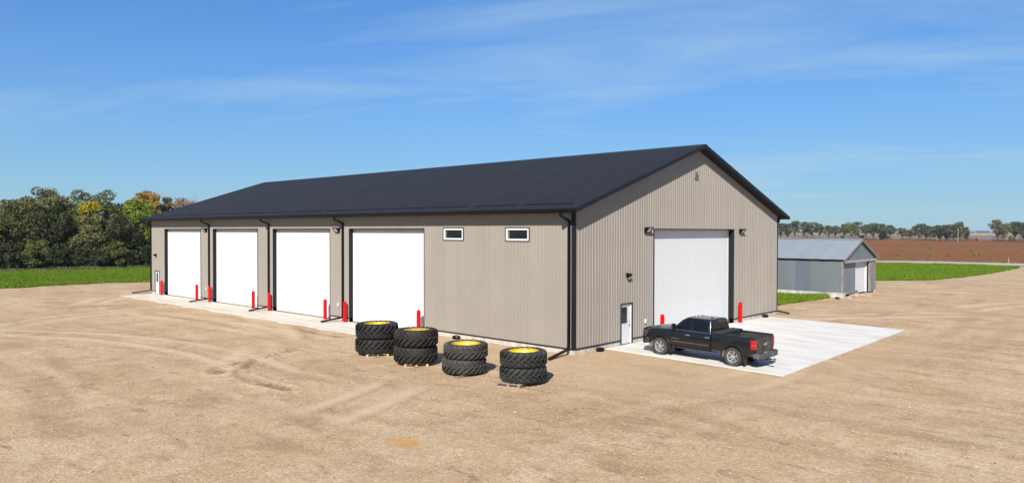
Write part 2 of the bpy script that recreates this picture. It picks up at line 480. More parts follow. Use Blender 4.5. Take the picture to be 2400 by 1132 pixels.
def fall(x, y):
    """the yard drains away from the gable end"""
    x, y = np.asarray(x, float), np.asarray(y, float)
    k = np.clip((x + 5) / 6, 0, 1) * np.clip((75 - x) / 35, 0, 1)
    return -0.0166 * np.clip(-y, 0, 12) * k * k * (3 - 2 * k)
def yard():
    fx = np.concatenate([np.linspace(-75, -26, 26)[:-1], np.arange(-26, -15, 0.2), np.arange(-15, -6, 0.085), np.arange(-6, 30, 0.2), np.arange(30, 66, 0.5), np.linspace(66, 124, 40)])
    fy = np.concatenate([np.linspace(-60, -20, 24)[:-1], np.arange(-20, 2.5, 0.2), np.arange(2.5, 12.5, 0.085), np.arange(12.5, 24, 0.2), np.arange(24, 52, 0.35), np.linspace(52, 72, 24)])
    X, Y = np.meshgrid(fx, fy, indexing='ij')
    h = 0.035 * (vnoise(X, Y, 0.11, 1) - 0.5) + 0.030 * (vnoise(X, Y, 0.5, 2) - 0.5) + 0.024 * (vnoise(X + 0.4 * Y, Y - 0.4 * X, 1.9, 3) - 0.5)
    mk = np.zeros(X.shape); red = np.zeros(X.shape); chips = np.zeros(X.shape)
    def seg(pts, wd, depth, dark, lug=0.0):
        nonlocal h, mk
        best = np.full(X.shape, 1e9); along = np.zeros(X.shape); acc = 0
        for (x0, y0), (x1, y1) in zip(pts[:-1], pts[1:]):
            dx, dy = x1 - x0, y1 - y0; ll = math.hypot(dx, dy)
            t = np.clip(((X - x0) * dx + (Y - y0) * dy) / (ll * ll), 0, 1)
            d = np.hypot(X - x0 - t * dx, Y - y0 - t * dy)
            m = d < best; best = np.where(m, d, best); along = np.where(m, acc + t * ll, along); acc += ll
        jit = 0.45 + 0.75 * vnoise(X, Y, 0.9, 9) + 0.9 * (vnoise(X, Y, 3.1, 19) - .35)
        jit = np.clip(jit, 0, 1.5)
        g = np.exp(-(best / wd) ** 2) * jit
        if not lug: g = g * np.clip((vnoise(X, Y, 0.33, 29) - 0.38) * 4, 0, 1)
        rim = np.exp(-((best - wd * 1.5) / (wd * 0.6)) ** 2)
        h += -depth * g + depth * 0.9 * rim * jit
        if lug: h += lug * g * np.sign(np.sin(along * 2 * math.pi / 0.42 + best * 5))
        mk = np.maximum(mk, np.clip(g * dark * (1.5 if lug else 1.15), 0, 1))
    # wheel marks seen in the yard
    seg([(-8.3, 11.0), (-10.1, 10.3), (-11.3, 9.4), (-12.4, 8.3), (-13.1, 6.8), (-13.4, 5.3), (-13.2, 3.2)], 0.30, 0.045, 0.62, 0.03)
    seg([(-11.9, 9.8), (-13.0, 9.0), (-13.6, 8.0)], 0.35, 0.05, 0.7, 0.03)
    seg([(-4.2, 13.1), (-4.4, 15.2), (-4.0, 17.9), (-4.8, 20.5), (-7.9, 20.8)], 0.30, 0.025, 0.55, 0.012)
    seg([(-3.9, 14.2), (-5.6, 14.4), (-7.6, 13.2)], 0.30, 0.025, 0.5)
    seg([(-5.7, 40.1), (-8.5, 41.4), (-13.2, 41.3), (-20, 40)], 0.7, 0.03, 0.75)
    seg([(-3.6, 37.7), (-6.5, 38.6), (-11.9, 35.2), (-19, 33)], 0.5, 0.03, 0.65)
    seg([(-3.8, 25), (-4.2, 31), (-4.4, 38)], 0.35, 0.02, 0.45)
    seg([(-17.2, 13.8), (-18.8, 12.9), (-21, 10.5)], 0.35, 0.02, 0.5)
    seg([(-9.5, 24), (-14, 22.2), (-19, 18.5)], 0.4, 0.02, 0.35)
    seg([(-6.0, 29), (-10.5, 28.5), (-16, 26)], 0.4, 0.02, 0.4)
    seg([(-10, 17), (-14.5, 15.5), (-18, 11)], 0.35, 0.015, 0.35)
    seg([(22, 1.2), (27, 0.2), (33, -1.2), (40, -3.8)], 0.35, 0.02, 0.32)
    seg([(21.5, -3.5), (28, -5.0), (36, -5.6), (48, -5.2), (62, -3.6)], 0.5, 0.02, 0.30)
    seg([(20, -11), (28, -10.5), (38, -9.2), (52, -7.5)], 0.5, 0.02, 0.26)
    seg([(4, -13), (14, -13.8), (26, -13.2)], 0.5, 0.015, 0.22)
    seg([(-6, -9), (0, -11), (7, -12.5)], 0.4, 0.015, 0.22)
    seg([(25, 0.5), (31, 2.0), (38, 1.2)], 0.4, 0.02, 0.35)
    worn = np.zeros(X.shape); rt = np.random.default_rng(41)
    for q in range(46):
        cx_, cy_ = rt.uniform(-45, 40), rt.uniform(-45, 45); rad = rt.uniform(9, 38)
        a0 = rt.uniform(0, 6.28); span = rt.uniform(.5, 1.5)
        dist = np.hypot(X - cx_, Y - cy_); ang = (np.arctan2(Y - cy_, X - cx_) - a0) % (2 * math.pi)
        on = np.clip(np.minimum(ang, span - ang) * 4, 0, 1) * (ang < span)
        gate = np.clip((vnoise(X, Y, 0.24, 60 + q) - .3) * 3, 0, 1) * on
        wdt = rt.uniform(.26, .55)
        for off in (-.95, .95):
            e = np.exp(-((dist - rad - off) / wdt) ** 2) * gate
            worn = np.maximum(worn, e); h -= .008 * e
            e2 = np.exp(-((dist - rad - off - wdt * 1.5) / (wdt * .5)) ** 2) * gate
            mk = np.maximum(mk, e2 * rt.uniform(.2, .5)); h += .012 * e2
    def blob(arr, x, y, rx, ry, a):
        d = ((X - x) / rx) ** 2 + ((Y - y) / ry) ** 2
        return np.maximum(arr, a * np.clip(1.3 - d * (0.6 + 0.9 * vnoise(X, Y, 1.6, 21)), 0, 1))
    red = blob(red, -14.62, -5.32, 0.42, 0.62, 0.9)
    mk = blob(mk, -17.3, -3.2, 0.5, 0.8, 0.35)
    mk = blob(mk, 4.5, -11.5, 0.9, 0.4, 0.35)
    chips = blob(chips, 4, -1.5, 7, 2.2, 1.0); chips = blob(chips, -2.0, 2, 2.2, 8, 0.8)
    chips = blob(chips, 0, -6, 6, 4, 0.7); chips = blob(chips, 23.5, -1, 4, 3, 0.6); chips = blob(chips, 8, -10.5, 12, 1.6, 0.6)
    # keep the soil below slabs and level at walls
    def calm(x0, x1, y0, y1, f):
        nonlocal h
        d = np.maximum(np.maximum(x0 - X, X - x1), np.maximum(y0 - Y, Y - y1))
        k = np.clip((d + 0.1) / f, 0, 1); h = h * k - 0.03 * (1 - np.clip((d + 0.35) / 0.3, 0, 1))
    calm(0, W, 0, L, 1.0); calm(-3.2, 0, 10.2, 49.2, 0.8); calm(2.6, 21.8, -9.0, 0, 0.8); calm(40.4, 50, 1.1, 20, 0.6)
    for x, y in ((-6.1, 7), (-6.5, 3.7), (-6.5, 0.7), (-6.4, -2.4)): calm(x - .9, x + .9, y - .9, y + .9, 0.8)
    h = h + fall(X, Y)
    nx, ny = X.shape
    idx = np.arange(nx * ny).reshape(nx, ny)
    f = np.stack([idx[:-1, :-1], idx[1:, :-1], idx[1:, 1:], idx[:-1, 1:]], -1).reshape(-1, 4)
    me = bpy.data.meshes.new('gravel_yard')
    co = np.stack([X, Y, h], -1).reshape(-1, 3)
    me.vertices.add(len(co)); me.vertices.foreach_set('co', co.astype(np.float32).ravel())
    me.loops.add(f.size); me.loops.foreach_set('vertex_index', f.astype(np.int32).ravel())
    me.polygons.add(len(f)); me.polygons.foreach_set('loop_start', np.arange(0, f.size, 4, dtype=np.int32))
    me.materials.append(GRAVEL); me.update(calc_edges=True)
    me.polygons.foreach_set('use_smooth', [True] * len(f))
    ca = me.color_attributes.new('marks', 'FLOAT_COLOR', 'POINT')
    ca.data.foreach_set('color', np.stack([mk, red, chips, worn], -1).astype(np.float32).ravel())
    tag(link('gravel_yard', me), kind='structure')
yard()

def ragged(poly, step=0.5, amp=0.35, seed=1):
    """wander along a closed outline so that a natural border is uneven"""
    r = random.Random(seed); o = []
    n = len(poly)
    for i in range(n):
        a, b = Vector((*poly[i], 0)), Vector((*poly[(i + 1) % n], 0))
        k = max(1, min(160, int((b - a).length / step)))
        nn = (b - a).normalized().cross(Vector((0, 0, 1)))
        for j in range(k):
            q = a + (b - a) * (j / k) + nn * (r.uniform(-amp, amp))
            o.append((q.x, q.y))
    return o
GL = [(-70, 64), (-30, 65.5), (-8.5, 66.4), (-3.7, 67.3), (1.3, 67.6), (5.8, 66), (14, 64.5), (34, 63), (60, 66), (70, 130), (-70, 135)]
GR = [(51.5, 15), (58, 10.5), (66.5, 6.15), (72.7, 1.6), (82.5, -.3), (97, -1.24), (117, -1.5), (124.2, -0.6), (124.3, 11.9), (121.6, 22.4), (113, 58), (51.5, 58)]
GP = [(24.6, 2.9), (27.4, 2.6), (29.8, 2.45), (32.8, 2.4), (36.2, 2.1), (39.4, 1.8), (40.3, 2.6), (40.3, 30), (24.4, 30)]
sheet('lawn', ragged(GL, 0.8, 0.25, 2), 0.055, LAWN)
sheet('lawn', ragged(GR, 0.8, 0.25, 3), 0.055, LAWN)
sheet('lawn', ragged(GP, 0.5, 0.15, 4), 0.055, LAWN)
sheet('gravel_road', [(100, 110), (121.7, 22.4), (124.6, 11.9), (124.9, -1.1), (124, -70), (136, -70), (137.2, 0.5), (136.6, 14.5), (131.9, 25.3), (111, 112)], 0.06, ROADM)
sheet('crop_field', [(112, 112), (132.4, 25.3), (137.1, 14.5), (137.7, 0.5), (136.5, -160), (620, -200), (660, 420), (250, 420)], 0.05, REDFIELD)
sheet('stubble_field', [(622, -300), (1180, -500), (1300, 900), (664, 520)], 0.06, STUBBLE)
sheet('fallow_strip', [(1182, -500), (1330, -550), (1450, 980), (1302, 900)], 0.07, REDFIELD)
sheet('golden_field', [(1332, -550), (6800, -2600), (6800, 4200), (1452, 980)], 0.08, GOLDF)

def in_poly(px, py, poly):
    ins = np.zeros(px.shape, bool); n = len(poly)
    for i in range(n):
        x0, y0 = poly[i]; x1, y1 = poly[(i + 1) % n]
        c = ((y0 > py) != (y1 > py)) & (px < (x1 - x0) * (py - y0) / (y1 - y0 + 1e-12) + x0)
        ins ^= c
    return ins
def grass(name, poly, box, n, hmin, hmax, label, seed):
    r = np.random.default_rng(seed)
    x = r.uniform(box[0], box[1], n); y = r.uniform(box[2], box[3], n)
    k = in_poly(x, y, poly)
    dens = vnoise(x, y, 0.6, seed) > 0.12
    x, y = x[k & dens], y[k & dens]; m = len(x)
    hh = r.uniform(hmin, hmax, m) * (0.55 + 0.9 * vnoise(x, y, 0.35, seed + 1))
    for q in range(len(poly)):
        x0, y0 = poly[q]; x1, y1 = poly[(q + 1) % len(poly)]; dx, dy = x1 - x0, y1 - y0; tt = np.clip(((x - x0) * dx + (y - y0) * dy) / (dx * dx + dy * dy), 0, 1)
        hh *= 1 + 0.25 * np.exp(-(np.hypot(x - x0 - tt * dx, y - y0 - tt * dy) / 0.9) ** 2)
    V = np.zeros((m, 2, 3, 3))
    for j in range(2):
        a = r.uniform(0, math.pi, m); w = 0.035 + 0.6 * hh * 0.45
        ca, sa = np.cos(a) * w, np.sin(a) * w
        lx, ly = r.normal(0, 0.35, m) * hh, r.normal(0, 0.35, m) * hh
        V[:, j, 0] = np.stack([x - ca, y - sa, np.full(m, 0.045)], -1)
        V[:, j, 1] = np.stack([x + ca, y + sa, np.full(m, 0.045)], -1)
        V[:, j, 2] = np.stack([x + lx, y + ly, 0.05 + hh], -1)
    o = link(name, npmesh(name, V.reshape(-1, 3), 3, BLADES))
    tag(o, label, 'grass', kind='stuff')
grass('grass', GL, (-16, 24, 65, 112), 90000, 0.05, 0.12, 'mown green grass strip before the dense trees at left', 31)
grass('grass', GR, (51, 125, -2.2, 40), 120000, 0.06, 0.15, 'bright green grass meadow between metal shed and gravel road', 32)
grass('grass', GP, (24.5, 40.3, 1.5, 12), 20000, 0.07, 0.17, 'small green grass patch between the big building and metal shed', 33)
# rough verge on the road side of the crop field
VP = [(137.4, 14.5), (138, 0.5), (137, -30), (139.5, -30), (141, 0.5), (139.8, 14.5), (134, 30), (132, 29)]
def verge():
    r = np.random.default_rng(5); n = 5000
    x = r.uniform(131, 142, n); y = r.uniform(-30, 30, n); k = in_poly(x, y, VP); x, y = x[k], y[k]; m = len(x)
    hh = r.uniform(0.15, 0.5, m); a = r.uniform(0, 3.14, m); w = 0.12
    V = np.stack([np.stack([x - np.cos(a) * w, y - np.sin(a) * w, np.full(m, .04)], -1), np.stack([x + np.cos(a) * w, y + np.sin(a) * w, np.full(m, .04)], -1), np.stack([x, y, hh], -1)], 1)
    tag(link('dry_grass', npmesh('dry_grass', V.reshape(-1, 3), 3, blade_mat('dry_blades', (0.13, 0.13, 0.055), (0.20, 0.16, 0.09), (0.10, 0.12, 0.04)))), 'dry roadside grass along the edge of the brown field', 'grass', kind='stuff')
verge()
def fringe():
    r = np.random.default_rng(15); n = 9000
    x = r.uniform(-12, 24, n); y = 99.2 - 0.02 * (x - 10) ** 2 * 0 + (14 - x) * 0.30 * (x < 14) + r.normal(0, .9, n); hh = r.uniform(.15, .55, n) * (.4 + vnoise(x, y, .5, 8)); a = r.uniform(0, 3.14, n); w = 0.07
    V = np.stack([np.stack([x - np.cos(a) * w, y - np.sin(a) * w, np.full(n, .04)], -1), np.stack([x + np.cos(a) * w, y + np.sin(a) * w, np.full(n, .04)], -1), np.stack([x + r.normal(0, .08, n), y, hh + .05], -1)], 1)
    tag(link('rough_grass', npmesh('rough_grass', V.reshape(-1, 3), 3, blade_mat('rough_blades', (0.10, 0.12, 0.03), (0.17, 0.16, 0.06), (0.07, 0.11, 0.02)))), 'rough unmown grass along the foot of the tree belt', 'grass', kind='stuff')
fringe()
# loose stones lying in the yard
def stones():
    r = np.random.default_rng(77)
    ico = bmesh.new(); bmesh.ops.create_icosphere(ico, subdivisions=1, radius=1.0)
    iv = np.array([v.co[:] for v in ico.verts]); fi = np.array([[v.index for v in f.verts] for f in ico.faces]); ico.free()
    N = 5200
    x = r.uniform(-26, 26, N); y = r.uniform(-20, 24, N)
    k = ~((x > -0.3) & (y > -0.3)) & ~((x > 2.2) & (x < 22.2) & (y > -9.4)) & ~((x > -3.4) & (y > 9.5)) & (np.hypot(x + 27.5, y + 21.4) > 8)
    x, y = x[k], y[k]; m = len(x)
    s = 0.012 + 0.022 * r.random(m) ** 3 * 1.6
    tri = []
    for i in range(m):
        q = iv * r.uniform(0.6, 1.25, (len(iv), 1)) * np.array([1, r.uniform(.6, 1), r.uniform(.4, .7)]) * s[i]
        a = r.uniform(0, 6.28); q = q @ np.array([[math.cos(a), -math.sin(a), 0], [math.sin(a), math.cos(a), 0], [0, 0, 1]])
        tri.append((q + np.array([x[i], y[i], 0.015 + float(fall(x[i], y[i]))]))[fi].reshape(-1, 3))
    t = NT('pebbles')
    sp = t.n.new('ShaderNodeSeparateColor'); t.l.new(t.voro(3.0), sp.inputs[0])
    t.col(t.mix(t.mr(sp.outputs[0], 0.0, 1.0), (0.34, 0.25, 0.17), (0.66, 0.56, 0.44))); t.rough(0.9)
    tag(link('gravel_stones', npmesh('gravel_stones', np.concatenate(tri), 3, t.m)), 'loose pale stones scattered over the gravel yard', 'gravel', kind='stuff')
stones()

# ------------------------------------------------------------------ concrete aprons
def slab(poly, z0, z1, parent, mat):
    mb = MB(); mb.prism([(x, y, z0) for x, y in poly], (0, 0, z1 - z0)); return mb.build('concrete_slab', mat, parent)
ap = tag(empty('concrete_apron', (-1.5, 30, 0)), kind='structure')
ys = [49.3, 43.6, 38.1, 33.4, 28.4, 23.8, 19.0, 14.6, 10.35]
rr = random.Random(3)
for a, b in zip(ys[:-1], ys[1:]):
    out = []
    k = 9
    for j in range(k + 1):
        y = a + (b - a) * j / k
        mid = 1 - abs((j / k) * 2 - 1)
        out.append((-3.0 - 0.42 * mid * (0.6 + 0.4 * math.sin(y * 1.3)) + rr.uniform(-0.07, 0.07), y - (0.006 if j == 0 else -0.006 if j == k else 0)))
    poly = [(-0.02, out[0][1])] + out + [(-0.02, out[-1][1])]
    s_ = slab([(x + 1.5, y - 30) for x, y in poly], -0.12, 0.03, ap, CONC2)
ap2 = tag(empty('concrete_apron', (11, -4.5, 0)), kind='structure')
A, B, C_, D = Vector((2.56, -0.02)), Vector((2.60, -9.05)), Vector((21.80, -8.75)), Vector((21.82, -0.02))
def bil(u, v): return (A * (1 - u) + D * u) * (1 - v) + (B * (1 - u) + C_ * u) * v
for i in range(3):
    for j in range(2):
        u0, u1, v0, v1 = i / 3 + .0004, (i + 1) / 3 - .0004, j / 2 + .0006, (j + 1) / 2 - .0006
        q = [bil(u0, v0), bil(u1, v0), bil(u1, v1), bil(u0, v1)]
        sb_ = slab([(p.x - 11, p.y + 4.5) for p in q], -0.15, 0.03, ap2, CONC)
        for v_ in sb_.data.vertices: v_.co.z -= 0.0166 * max(0.0, -(v_.co.y - 4.5))

# ------------------------------------------------------------------ main building
BLD = tag(empty('machine_shed', (W / 2, L / 2, 0)), 'large taupe ribbed-metal farm shop building with charcoal gable roof', 'building')
BO = Vector((W / 2, L / 2, 0))
def part(mb, name, mat, parent=None, **kw):
    """parts are modelled in world coordinates, then hung under the building"""
    o = mb.build(name, mat, parent or BLD, **kw)
    if parent is None or parent is BLD: o.location = -BO
    return o
def pempty(name, parent=None):
    o = empty(name, -BO if parent is None else (0, 0, 0), 0, parent or BLD); return o

ZSB, ZE = 0.283, 6.941
OE, OG = 0.675, 0.605
ZR = 10.991
SL = (ZR - ZE) / (W / 2 + OE)
def roofz(x): return ZE + SL * (x + OE) if x <= W / 2 else ZE + SL * (W + OE - x)
ZSOF = 6.79            # eave soffit
RAKE = 0.17            # rake board depth
def gtop(x): return roofz(x) - RAKE - 0.005

RIB = 0.2286
PW = RIB * 4
def rib_profile(u0, u1, H=0.026, b=0.036, t=0.014):
    """(u, outward) points of a ribbed sheet between u0 and u1; ribs every 9 inches"""
    pts = [(u0, None)]
    k = math.floor((u0 - 0.05) / RIB)
    while k * RIB < u1 + 0.05:
        c = k * RIB + RIB / 2
        for du, h in ((-b, 0.0), (-t, H), (t, H), (b, 0.0), (0.036 + 0.05, 0.0), (0.036 + 0.058, 0.004), (0.036 + 0.07, 0.0)):
            if u0 + 1e-4 < c + du < u1 - 1e-4: pts.append((c + du, h))
        k += 1
    pts.append((u1, None))
    def hh(u):
        c = (math.floor(u / RIB)) * RIB + RIB / 2
        d = abs(u - c)
        return H if d < t else H * (b - d) / (b - t) if d < b else 0.0
    return [(u, hh(u) if h is None else h) for u, h in pts]

def ribbed_wall(name, length, to_world, zbot, ztop, openings, breaks=()):
    """to_world(u, out, z) -> point. openings: (u0,u1,z0,z1). One object per three-foot sheet."""
    root = pempty(name)
    n = int(math.ceil(length / PW))
    for i in range(n):
        a, b = i * PW, min((i + 1) * PW, length)
        cuts = sorted({a, b} | {q for o in openings for q in o[:2] if a < q < b} | {q for q in breaks if a < q < b})
        mb = MB()
        for c, d in zip(cuts[:-1], cuts[1:]):
            if d - c < 1e-4: continue
            m = (c + d) / 2
            spans = [(zbot, None)]
            for (o0, o1, z0, z1) in openings:
                if o0 < m < o1:
                    spans = ([(zbot, z0)] if z0 > zbot + 0.01 else []) + [(z1, None)]
            prof = rib_profile(c, d)
            for lo, hi in spans:
                vs = []
                for u, h in prof:
                    vs.append(to_world(u, h, lo)); vs.append(to_world(u, h, ztop(u) if hi is None else hi))
                mb.add(vs, [(2 * k, 2 * k + 2, 2 * k + 3, 2 * k + 1) for k in range(len(prof) - 1)])
        if mb.v: part(mb, 'siding_sheet', SIDING, root, fixn=False)
    return root

DT = 6.06
doors = [(39.877, 47.196), (30.218, 37.520), (20.542, 27.887), (10.930, 18.284)]
mdL = (48.50, 49.42)
winL = [(7.66, 9.24), (2.87, 4.44)]
WZ = (5.42, 6.055)
op = [(a, b, 0, DT) for a, b in doors] + [(mdL[0], mdL[1], 0, 2.13)] + [(a, b, *WZ) for a, b in winL]
ribbed_wall('long_wall', L, lambda u, h, z: (-h, u, z), ZSB, lambda u: ZSOF + 0.02, op)
GD = (7.10, 16.68)
mdG = (3.95, 4.96)
ribbed_wall('gable_wall', W, lambda u, h, z: (u, -h, z), ZSB, gtop, [(GD[0], GD[1], 0, DT), (mdG[0], mdG[1], 0, 2.16)], (W / 2,))
ribbed_wall('rear_wall', L, lambda u, h, z: (W + h, u, z), ZSB, lambda u: ZSOF + 0.02, [])
ribbed_wall('far_gable_wall', W, lambda u, h, z: (u, L + h, z), ZSB, gtop, [], (W / 2,))
# inside lining so that no light leaks, dark interior seen through the panes
mb = MB()
mb.box(0.55, W - 0.55, 0.5, 0.55, 0, 6.7); mb.box(0.5, 0.55, 0.5, L - 0.5, 0, 6.7)
part(mb, 'inner_lining', simple('lining_dark', (0.03, 0.026, 0.022), 0.9))
# foundation
def fnd(segs, fn):
    for a, b in segs:
        mb = MB(); fn(mb, a, b); part(mb, 'foundation', FOUND)
fnd([(0.0, 10.93), (18.284, 20.542), (27.887, 30.218), (37.52, 39.877), (47.196, 48.50), (49.42, L)], lambda m, a, b: m.box(0.012, 0.2, a, b, -0.3, ZSB + 0.02))
fnd([(0.2, 3.95), (4.96, 7.10), (16.68, W)], lambda m, a, b: m.box(a, b, 0.012, 0.2, -0.3, ZSB + 0.02))
mb = MB(); mb.box(W - .2, W - 0.012, 0.2, L, -0.3, ZSB + .02); mb.box(0.2, W - .2, L - .2, L - .012, -0.3, ZSB + .02)
part(mb, 'foundation', FOUND)

# base trim, corner trim
for a, b in [(0.0, 10.87), (18.34, 20.48), (27.95, 30.16), (37.58, 39.82), (47.26, 48.46), (49.46, L)]:
    part(MB().box(-0.03, -0.001, a, b, ZSB - 0.045, ZSB + 0.015), 'base_trim', TRIM)
for a, b in [(0.0, 3.91), (5.0, 7.04), (16.74, W)]:
    part(MB().box(a, b, -0.031, -0.001, ZSB - 0.045, ZSB + 0.015), 'base_trim', TRIM)
for cx, cy, sx, sy in ((0, 0, 1, 1), (W, 0, -1, 1), (0, L, 1, -1), (W, L, -1, -1)):
    mb = MB()
    x0, x1 = sorted((cx - sx * 0.035, cx + sx * 0.12)); y0, y1 = sorted((cy - sy * 0.034, cy))
    mb.box(x0, x1, y0, y1, ZSB - 0.03, ZSOF)
    x0, x1 = sorted((cx - sx * 0.036, cx)); y0, y1 = sorted((cy, cy + sy * 0.14))
    mb.box(x0, x1, y0, y1, ZSB - 0.03, ZSOF)
    part(mb, 'corner_trim', TRIM)

# roof: one ribbed sheet mesh shared by every sheet
def roof_sheet_mesh():
    mb = MB(); rl = (W / 2 + OE)
    prof = rib_profile(0, PW, 0.058, 0.034, 0.020)
    vs = []
    for u, h in prof:
        vs.append((0, u, h)); vs.append((rl, u, h + SL * rl))
    mb.add(vs, [(2 * k, 2 * k + 2, 2 * k + 3, 2 * k + 1) for k in range(len(prof) - 1)])
    mb.add([(0, 0, -0.02), (0, PW, -0.02), (rl, PW, SL * rl - 0.02), (rl, 0, SL * rl - 0.02)], [(0, 1, 2, 3)])
    return mb.mesh('roof_sheet', ROOFM, fixn=False)
rsm = roof_sheet_mesh()
nsh = int(round((L + 2 * OG) / PW))
for side in (0, 1):
    rs = pempty('roof_slope')
    for i in range(nsh):
        y = -OG + i * (L + 2 * OG) / nsh
        o = link('roof_sheet', rsm, rs)
        o.scale = (1, (L + 2 * OG) / nsh / PW, 1)
        if side == 0: o.location = (-OE, y, ZE + 0.012)
        else:
            o.location = (W + OE, y + (L + 2 * OG) / nsh, ZE + 0.012); o.rotation_euler = (0, 0, math.pi)
mb = MB()
rc = W / 2
for s in (-1, 1):
    mb.add([(rc, -OG - .02, ZR + 0.05), (rc, L + OG + .02, ZR + 0.05), (rc + s * 0.26, L + OG + .02, ZR + 0.05 - 0.26 * SL), (rc + s * 0.26, -OG - .02, ZR + 0.05 - 0.26 * SL)], [(0, 1, 2, 3)])
    mb.add([(rc + s * 0.26, L + OG + .02, ZR + 0.05 - 0.26 * SL), (rc + s * 0.26, -OG - .02, ZR + 0.05 - 0.26 * SL), (rc + s * 0.26, -OG - .02, ZR + 0.0 - 0.26 * SL), (rc + s * 0.26, L + OG + .02, ZR + 0.0 - 0.26 * SL)], [(0, 1, 2, 3)])
part(mb, 'ridge_cap', ROOFM)
# rake boards and soffits at both gables
for y0, y1, ys in ((-OG - 0.02, -OG + 0.012, -1), (L + OG - 0.012, L + OG + 0.02, 1)):
    mb = MB()
    for x0, x1 in ((-OE, W / 2), (W / 2, W + OE)):
        z0, z1 = roofz(x0 + 1e-6), roofz(x1 - 1e-6)
        mb.add([(x0, y0, z0 - RAKE), (x1, y0, z1 - RAKE), (x1, y0, z1 + .034), (x0, y0, z0 + .034), (x0, y1, z0 - RAKE), (x1, y1, z1 - RAKE), (x1, y1, z1 + .034), (x0, y1, z0 + .034)],
               [(0, 1, 2, 3), (7, 6, 5, 4), (0, 4, 5, 1), (3, 2, 6, 7), (0, 3, 7, 4), (1, 5, 6, 2)])
        # raised flashing lip lying on the sheets
        yy0, yy1 = (y0, y1 + 0.12) if ys < 0 else (y0 - 0.12, y1)
        mb.add([(x0, yy0, z0 + .036), (x1, yy0, z1 + .036), (x1, yy1, z1 + .036), (x0, yy1, z0 + .036)], [(0, 1, 2, 3)])
    part(mb, 'rake_trim', TRIM)
    mb = MB()
    ya, yb = (-OG + .012, -0.02) if ys < 0 else (L + 0.02, L + OG - .012)
    for x0, x1 in ((-OE, W / 2), (W / 2, W + OE)):
        z0, z1 = roofz(x0 + 1e-6) - RAKE + .012, roofz(x1 - 1e-6) - RAKE + .012
        mb.add([(x0, ya, z0), (x1, ya, z1), (x1, yb, z1), (x0, yb, z0)], [(0, 1, 2, 3)])
    # boxed eave returns
    for a, b in ((-OE, -0.02), (W + 0.02, W + OE)):
        yp = yb if ys < 0 else ya       # plate closing the eave box in the plane of the gable wall
        q = b if a < 0 else a; w_ = a if a < 0 else b
        mb.add([(w_, yp, ZSOF), (q, yp, ZSOF), (q, yp, roofz(0.0) - RAKE + .012), (w_, yp, roofz(w_) - RAKE + .012)], [(0, 1, 2, 3)])
    part(mb, 'rake_soffit', SOFFIT)
for x0, x1, gx in ((-OE + .01, 0.0, -1), (W, W + OE - .01, 1)):
    mb = MB(); mb.add([(x0, 0 - .02, ZSOF), (x1, 0 - .02, ZSOF), (x1, L + .02, ZSOF), (x0, L + .02, ZSOF)], [(0, 1, 2, 3)])
    part(mb, 'eave_soffit', SOFFIT)
    mb = MB()
    fx = -OE if gx < 0 else W + OE
    a, b = sorted((fx, fx + gx * 0.016)); mb.box(a, b, -OG, L + OG, ZSOF - 0.015, ZE + 0.0)
    part(mb, 'fascia', BLACK)
    # K-profile gutter hung on the fascia
    mb = MB(); g0 = fx + gx * 0.018
    prof = [(0.0, ZE - 0.03), (0.0, ZSOF + 0.005), (0.075, ZSOF + 0.005), (0.115, ZSOF + 0.06), (0.115, ZE - 0.045), (0.095, ZE - 0.045), (0.095, ZSOF + 0.066), (0.07, ZSOF + 0.022), (0.012, ZSOF + 0.022), (0.012, ZE - 0.03)]
    mb.loft([[(g0 + gx * a, yy, z) for a, z in prof] for yy in (-OG, L + OG)], True)
    part(mb, 'gutter', BLACK)
# snow guards on the low edge of the sunny slope
y = 0.05
for k in range(14):
    if y + 3.1 > L + 0.2: break
    mb = MB(); zx = roofz(0.04) + 0.03
    mb.box(0.02, 0.07, y, y + 3.1, zx, zx + 0.05)
    for q in range(14): mb.box(0.0, 0.10, y + 0.1 + q * RIB - .02, y + 0.1 + q * RIB + .02, zx - 0.02, zx + 0.065)
    part(mb, 'snow_guard', BLACK)
    y += 3.6

# downspouts
def downspout(y, xg, xw, sgn, xend, yend):
    mb = MB(); z = ZSOF
    mb.sqtube([(xg, y, z + 0.02), (xg, y, z - 0.13), (xg + sgn * 0.03, y, z - 0.17), (xw - sgn * 0.06, y, z - 0.37), (xw, y, z - 0.43), (xw, y, z - 0.55), (xw, y, 0.45)], 0.06, 0.05, (0, 1, 0))
    o = part(mb, 'downspout', BLACK)
    mb = MB(); mb.sqtube([(xw, y, 0.50), (xw - sgn * 0.01, y, 0.36), (xw - sgn * 0.07, y, 0.27), (xend, yend, 0.085)], 0.065, 0.05, Vector((-(yend - y), xend - xw, 0)))
    mb.build('extension', BLACK, o)
    mb = MB()
    for zz in (2.2, 4.6): mb.box(min(xw, xw) - 0.045, xw + 0.045, y - 0.06, y + 0.06, zz, zz + 0.03)
    mb.build('strap', BLACK, o)
    return o
xg, xw = -OE - 0.07, -0.095
for y, ye in ((L - 0.13, 51.0), (38.17, 38.7), (28.44, 28.72), (18.95, 19.3), (0.24, -0.12)):
    downspout(y, xg, xw, 1, -1.5 if y > 1 else -2.0, ye)
downspout(0.2, W + OE + 0.07, W + 0.085, -1, W + 0.45, -0.75)

